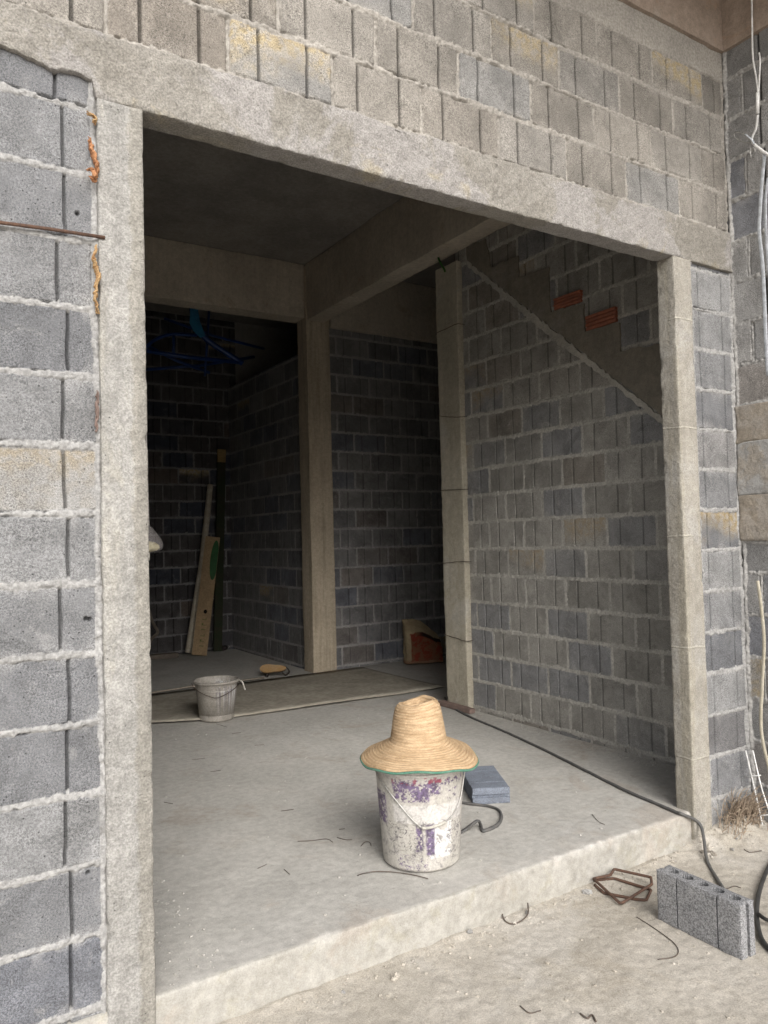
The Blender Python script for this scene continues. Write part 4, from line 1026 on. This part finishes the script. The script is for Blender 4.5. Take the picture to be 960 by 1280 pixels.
M['tiewire'] = plain('thin black tie wire', (.085, .075, .068), (.12, .09, .07), 60, .6, .4)
def scrapwire(pts, plane, label, group=None, r=.0019, name='tie_wire', lift=None):
    P = []
    for k, (u, v) in enumerate(pts):
        q = onz(u, v, .002) if plane == 'slab' else onground(u, v)
        q = np.array(q); q[2] += r+(lift[k] if lift else 0); P.append(q)
    return tag(MB().tube(spline(P, 6), r, 6).build(name, M['tiewire']), label, 'wire', group, 'thing')
scrapwire([(796, 1147), (812, 1157), (828, 1168), (843, 1180), (848, 1190), (842, 1197), (822, 1200)], 'ground', 'long thin wire curved like a hook on the ground left of the standing block')
scrapwire([(630, 1131), (627, 1140), (630, 1150), (640, 1156), (652, 1152), (660, 1146), (660, 1138)], 'ground', 'rusty wire curl lying on the ground at the foot of the step', None, .003, 'wire_curl', [.04, .02, .0, 0, 0, .01, .025])
scrapwire([(884, 1108), (905, 1112), (918, 1108), (926, 1110)], 'ground', 'thin wire squiggle on the ground behind the standing block')
scrapwire([(930, 1062), (938, 1066), (952, 1064)], 'ground', 'short wire bit on the ground near the side wall')
scrapwire([(725, 1268), (734, 1274), (740, 1270), (745, 1278)], 'ground', 'kinked black wire bit at the bottom edge of the ground', None, .003)
scrapwire([(650, 1258), (662, 1267), (676, 1264)], 'ground', 'faint short wire on the ground near the bottom edge')
scrapwire([(472, 1094), (447, 1095), (452, 1093), (470, 1090), (495, 1091), (520, 1095), (535, 1099)][1:], 'slab', 'long curved wire lying on the slab in front of the paint bucket')
for pts in ([(372, 1052), (390, 1051), (408, 1049), (416, 1053)], [(421, 1047), (432, 1050), (440, 1050)], [(451, 1058), (456, 1053), (462, 1053), (464, 1058)], [(424, 1037), (431, 1036)],
            [(351, 1014), (367, 1012)], [(740, 1018), (748, 1027), (756, 1031)], [(263, 965), (276, 963)], [(355, 1087), (362, 1093)], [(322, 1086), (333, 1081)], [(318, 932), (330, 931)], [(240, 950), (256, 948)],
            [(270, 905), (284, 909)], [(290, 917), (301, 916)], [(205, 1003), (216, 1005)]):
    scrapwire(pts, 'slab', 'tiny scrap of black tie wire lying on the concrete slab', 'scraps of tie wire on the slab', .0013)

# ------------------------------------------------------------------ paper scraps stuffed in the joint by the left post
M['kraft'] = plain('torn kraft paper', (.44, .225, .115), (.27, .12, .06), 40, .9, .2, .6, .25)
M['kraftpale'] = plain('torn pale kraft paper', (.52, .36, .19), (.33, .19, .09), 40, .9, .2, .6, .25)
def scrap(pts, wid, mat, label, seed, rr_=5):
    mb = MB(); r = random.Random(seed); P = spline([tuple(ony(u, v, y)) for u, v, y in pts], 7)
    for k in range(3):
        ph = r.uniform(0, 6); Q = [np.array(p)+np.array([r.uniform(-.004, .004), -.003*k+.004*math.sin(i*.7+ph), r.uniform(-.003, .003)]) for i, p in enumerate(P)]
        R_ = [max(.0012, wid*(.35+.65*abs(math.sin(i*.55+ph)))*(1-.75*abs(2*i/len(P)-1)**3)) for i in range(len(P))]
        mb.tube([tuple(q) for q in Q], R_, 7, None, True, .4)
    return tag(mb.build('paper_scrap', mat, None, False), label, 'paper scrap', 'torn paper in the wall joint', 'thing')
scrap([(111, 173, -.012), (115, 190, -.016), (120, 205, -.02), (121, 222, -.016)], .013, M['kraft'], 'torn brown paper scrap stuck in the joint above the rusty rod', 1)
scrap([(108, 213, -.016), (114, 212, -.03), (118, 218, -.04), (117, 226, -.03), (112, 221, -.02)], .007, M['kraft'], 'curled brown paper scrap poking out of the joint beneath the top scrap', 2)
scrap([(108, 141, -.012), (117, 146, -.02), (118, 156, -.014)], .007, M['kraftpale'], 'small torn paper scrap at the top of the left post under the lintel', 3)
scrap([(121, 306, -.012), (117, 325, -.018), (122, 345, -.02), (119, 368, -.018), (122, 392, -.012)], .013, M['kraftpale'], 'long torn tan paper scrap stuck in the joint below the rusty rod', 4)
scrap([(121, 489, -.004), (121, 510, -.007), (120, 540, -.005)], .009, M['pinkwood'], 'faded brown paper sliver pressed flat in the joint at mid height', 5)

# ------------------------------------------------------------------ straps, wires and dry grass in the right corner
M['whiteplastic'] = plain('white plastic strap', (.86, .855, .84), None, 30, .5, .4, .1)
M['silver'] = plain('grey plastic strap', (.56, .59, .63), None, 30, .4, .4, .1)
M['bamboo'] = plain('pale split bamboo', (.55, .51, .42), (.45, .41, .32), 20, .7, .3)
def W3(u, v, x=2.965): return tuple(onx(u, v, x))
hw = empty('hanging_wire', W3(942, 100), 'white wire with a plastic joint and loop hanging at the upper right corner', 'wire')
MB().tube(spline([W3(939, -60), W3(940, 20), W3(941, 70), W3(945, 95), W3(948, 118)], 6), .0045, 8).build('wire', M['whiteplastic'], hw)
MB().tube(spline([W3(949, 66), W3(950, 80), W3(948, 118)], 6), .004, 8).build('wire', M['whiteplastic'], hw)
MB().tube([W3(947, 116), W3(947, 142)], .0085, 10).build('joint_sleeve', M['whiteplastic'], hw)
MB().tube(spline([W3(947, 144), W3(945, 160), W3(940, 176), W3(952, 188), W3(968, 198)], 6), .007, 8, None, True, .4).build('strap_end', M['whiteplastic'], hw)
MB().tube(spline([W3(939, 179), W3(928, 177), W3(919, 172), W3(918, 167), W3(925, 166), W3(934, 170), W3(940, 178)], 6), .0022, 6).build('wire_loop', M['metalwire'], hw)
MB().tube(spline([W3(938, 178), W3(938, 190), W3(939, 198)], 4), .0022, 6).build('wire', M['metalwire'], hw)
MB().tube(spline([W3(932, 168, 2.96), W3(940, 175, 2.955), W3(943, 180, 2.96)], 5), .009, 8, None, True, .3).build('clip', M['silver'], hw)
fs = MB()
for pts, w in (([(956, 190), (952, 230), (950, 262), (949, 290), (953, 330), (955, 365), (957, 420), (960, 470)], .010), ([(960, 222), (957, 250), (958, 300), (963, 360)], .008)):
    P = spline([W3(u, v, 2.97) for u, v in pts], 6)
    fs.tube(P, w, 8, None, True, .25)
tag(fs.build('plastic_strap', M['silver']), 'grey plastic strapping hanging down the side wall at the right edge', 'strap', kind='thing')
tag(MB().tube(spline([W3(947, 726), W3(951, 755), W3(955, 800), W3(953, 850), W3(951, 900), W3(954, 930), W3(962, 965), W3(966, 1010)], 6), .009, 8, None, True, .5).build('bamboo_strip', M['bamboo']),
    'pale split bamboo strip hanging against the side wall at the right edge', 'bamboo strip', kind='thing')
wl = MB()
def WL(u, v): return tuple(onx(u, v, 2.93))
wl.tube(spline([WL(932, 938), WL(944, 990), WL(955, 1040)], 5), .0036, 7).tube(spline([WL(941, 938), WL(952, 985), WL(962, 1015)], 5), .0036, 7)
wl.tube([WL(931, 971), WL(951, 969)], .003, 6).tube([WL(942, 1020), WL(966, 1018)], .003, 6)
tag(wl.build('wire_ladder', M['whiteplastic']), 'pale wire ladder strip with two rungs leaning in the outer right corner', 'wire strip', kind='thing')
ck = onx(957, 1044, 2.93)
cl = MB(); cl.box((-.02, -.02, -.018), (.035, .016, .018), Matrix.Translation(tuple(ck)) @ Matrix.Rotation(.5, 4, 'Y'), .005).tube([tuple(ck+np.array([.0, -.01, -.018])), tuple(ck+np.array([.01, -.02, -.075]))], .016, 10)
tag(cl.build('black_clamp', M['cabledark'], None, True, angle=45), 'black plastic clamp at the lower end of the wire ladder', 'clamp', kind='thing')
M['drygrass'] = plain('dry straw', (.40, .33, .25), (.25, .19, .145), 50, .9, .15)
dg = MB(); r = random.Random(9)
for k in range(330):
    bx0 = r.gauss(2.86, .075); by0 = -abs(r.gauss(.03, .03))-.012
    if not (2.68 < bx0 < 2.985): continue
    z0 = gz(bx0, by0); a = r.uniform(0, 6.28); L_ = r.uniform(.05, .17); up = r.uniform(.15, .95)
    dx, dy = math.cos(a)*L_*.8, -abs(math.sin(a))*L_*.55+.01
    p0 = (bx0, by0, z0-.004); p2_ = (min(2.99, bx0+dx*(1-up*.5)), min(-.008, by0+dy), z0+L_*up)
    p1 = (min(2.99, bx0+dx*.3), min(-.008, by0+dy*.4), z0+L_*up*.75)
    dg.tube(spline([p0, p1, p2_], 3), [.0019, .0019, .0018, .0016, .0014, .0011, .0007], 4, None, False)
tag(dg.build('dry_grass', M['drygrass']), 'clump of dry brown grass in the outer right corner at the foot of the wall', 'dry grass', kind='stuff')
M['greencord'] = plain('green cord', (.05, .16, .03), None, 20, .7, .2)
tag(MB().tube(spline([(3.0, 2.50, 3.57), (2.99, 2.46, 3.50), (3.0, 2.42, 3.43), (2.995, 2.40, 3.40)], 5), .008, 7).build('green_cord', M['greencord']),
    'short green cord hanging at the top of the slender post under the beam', 'cord', kind='thing')

# ------------------------------------------------------------------ light, camera, render
EL, AZ = math.radians(35), math.radians(193)     # sun: height and compass bearing measured from +Y towards +X
w = bpy.data.worlds.new('World'); SC.world = w; w.use_nodes = True
nt = w.node_tree; bg = nt.nodes['Background']
sky = nt.nodes.new('ShaderNodeTexSky'); sky.sky_type = 'NISHITA'; sky.sun_disc = False
sky.sun_elevation = EL; sky.sun_rotation = AZ; sky.air_density = 1.; sky.dust_density = 4.; sky.ozone_density = 1.
hs = nt.nodes.new('ShaderNodeHueSaturation'); hs.inputs['Saturation'].default_value = .28
nt.links.new(sky.outputs[0], hs.inputs['Color']); nt.links.new(hs.outputs[0], bg.inputs['Color'])
bg.inputs['Strength'].default_value = .13
sl = bpy.data.lights.new('Sun', 'SUN'); sl.energy = 1.15; sl.angle = math.radians(45); sl.color = (1., .96, .9)
so = bpy.data.objects.new('Sun', sl); COL.objects.link(so)
sd_ = Vector((math.sin(AZ)*math.cos(EL), math.cos(AZ)*math.cos(EL), math.sin(EL)))
so.rotation_euler = (-sd_).to_track_quat('-Z', 'Y').to_euler(); so.location = (0, -6, 8)

cd = bpy.data.cameras.new('Camera'); co = bpy.data.objects.new('Camera', cd); COL.objects.link(co)
cd.sensor_fit = 'VERTICAL'; cd.sensor_height = 24; cd.lens = 18.0; cd.clip_start = .02; cd.clip_end = 500
co.matrix_world = Matrix(((RV[0], UV[0], -FV[0], CX), (RV[1], UV[1], -FV[1], CY), (RV[2], UV[2], -FV[2], CZ), (0, 0, 0, 1)))
SC.camera = co
SC.render.resolution_x, SC.render.resolution_y = 768, 1024
SC.view_settings.view_transform = 'Standard'; SC.view_settings.look = 'None'; SC.view_settings.gamma = 1
SC.view_settings.exposure = .75; SC.view_settings.use_curve_mapping = False
SC.render.engine = 'CYCLES'
SC.cycles.max_bounces = 10; SC.cycles.diffuse_bounces = 7; SC.cycles.use_denoising = True
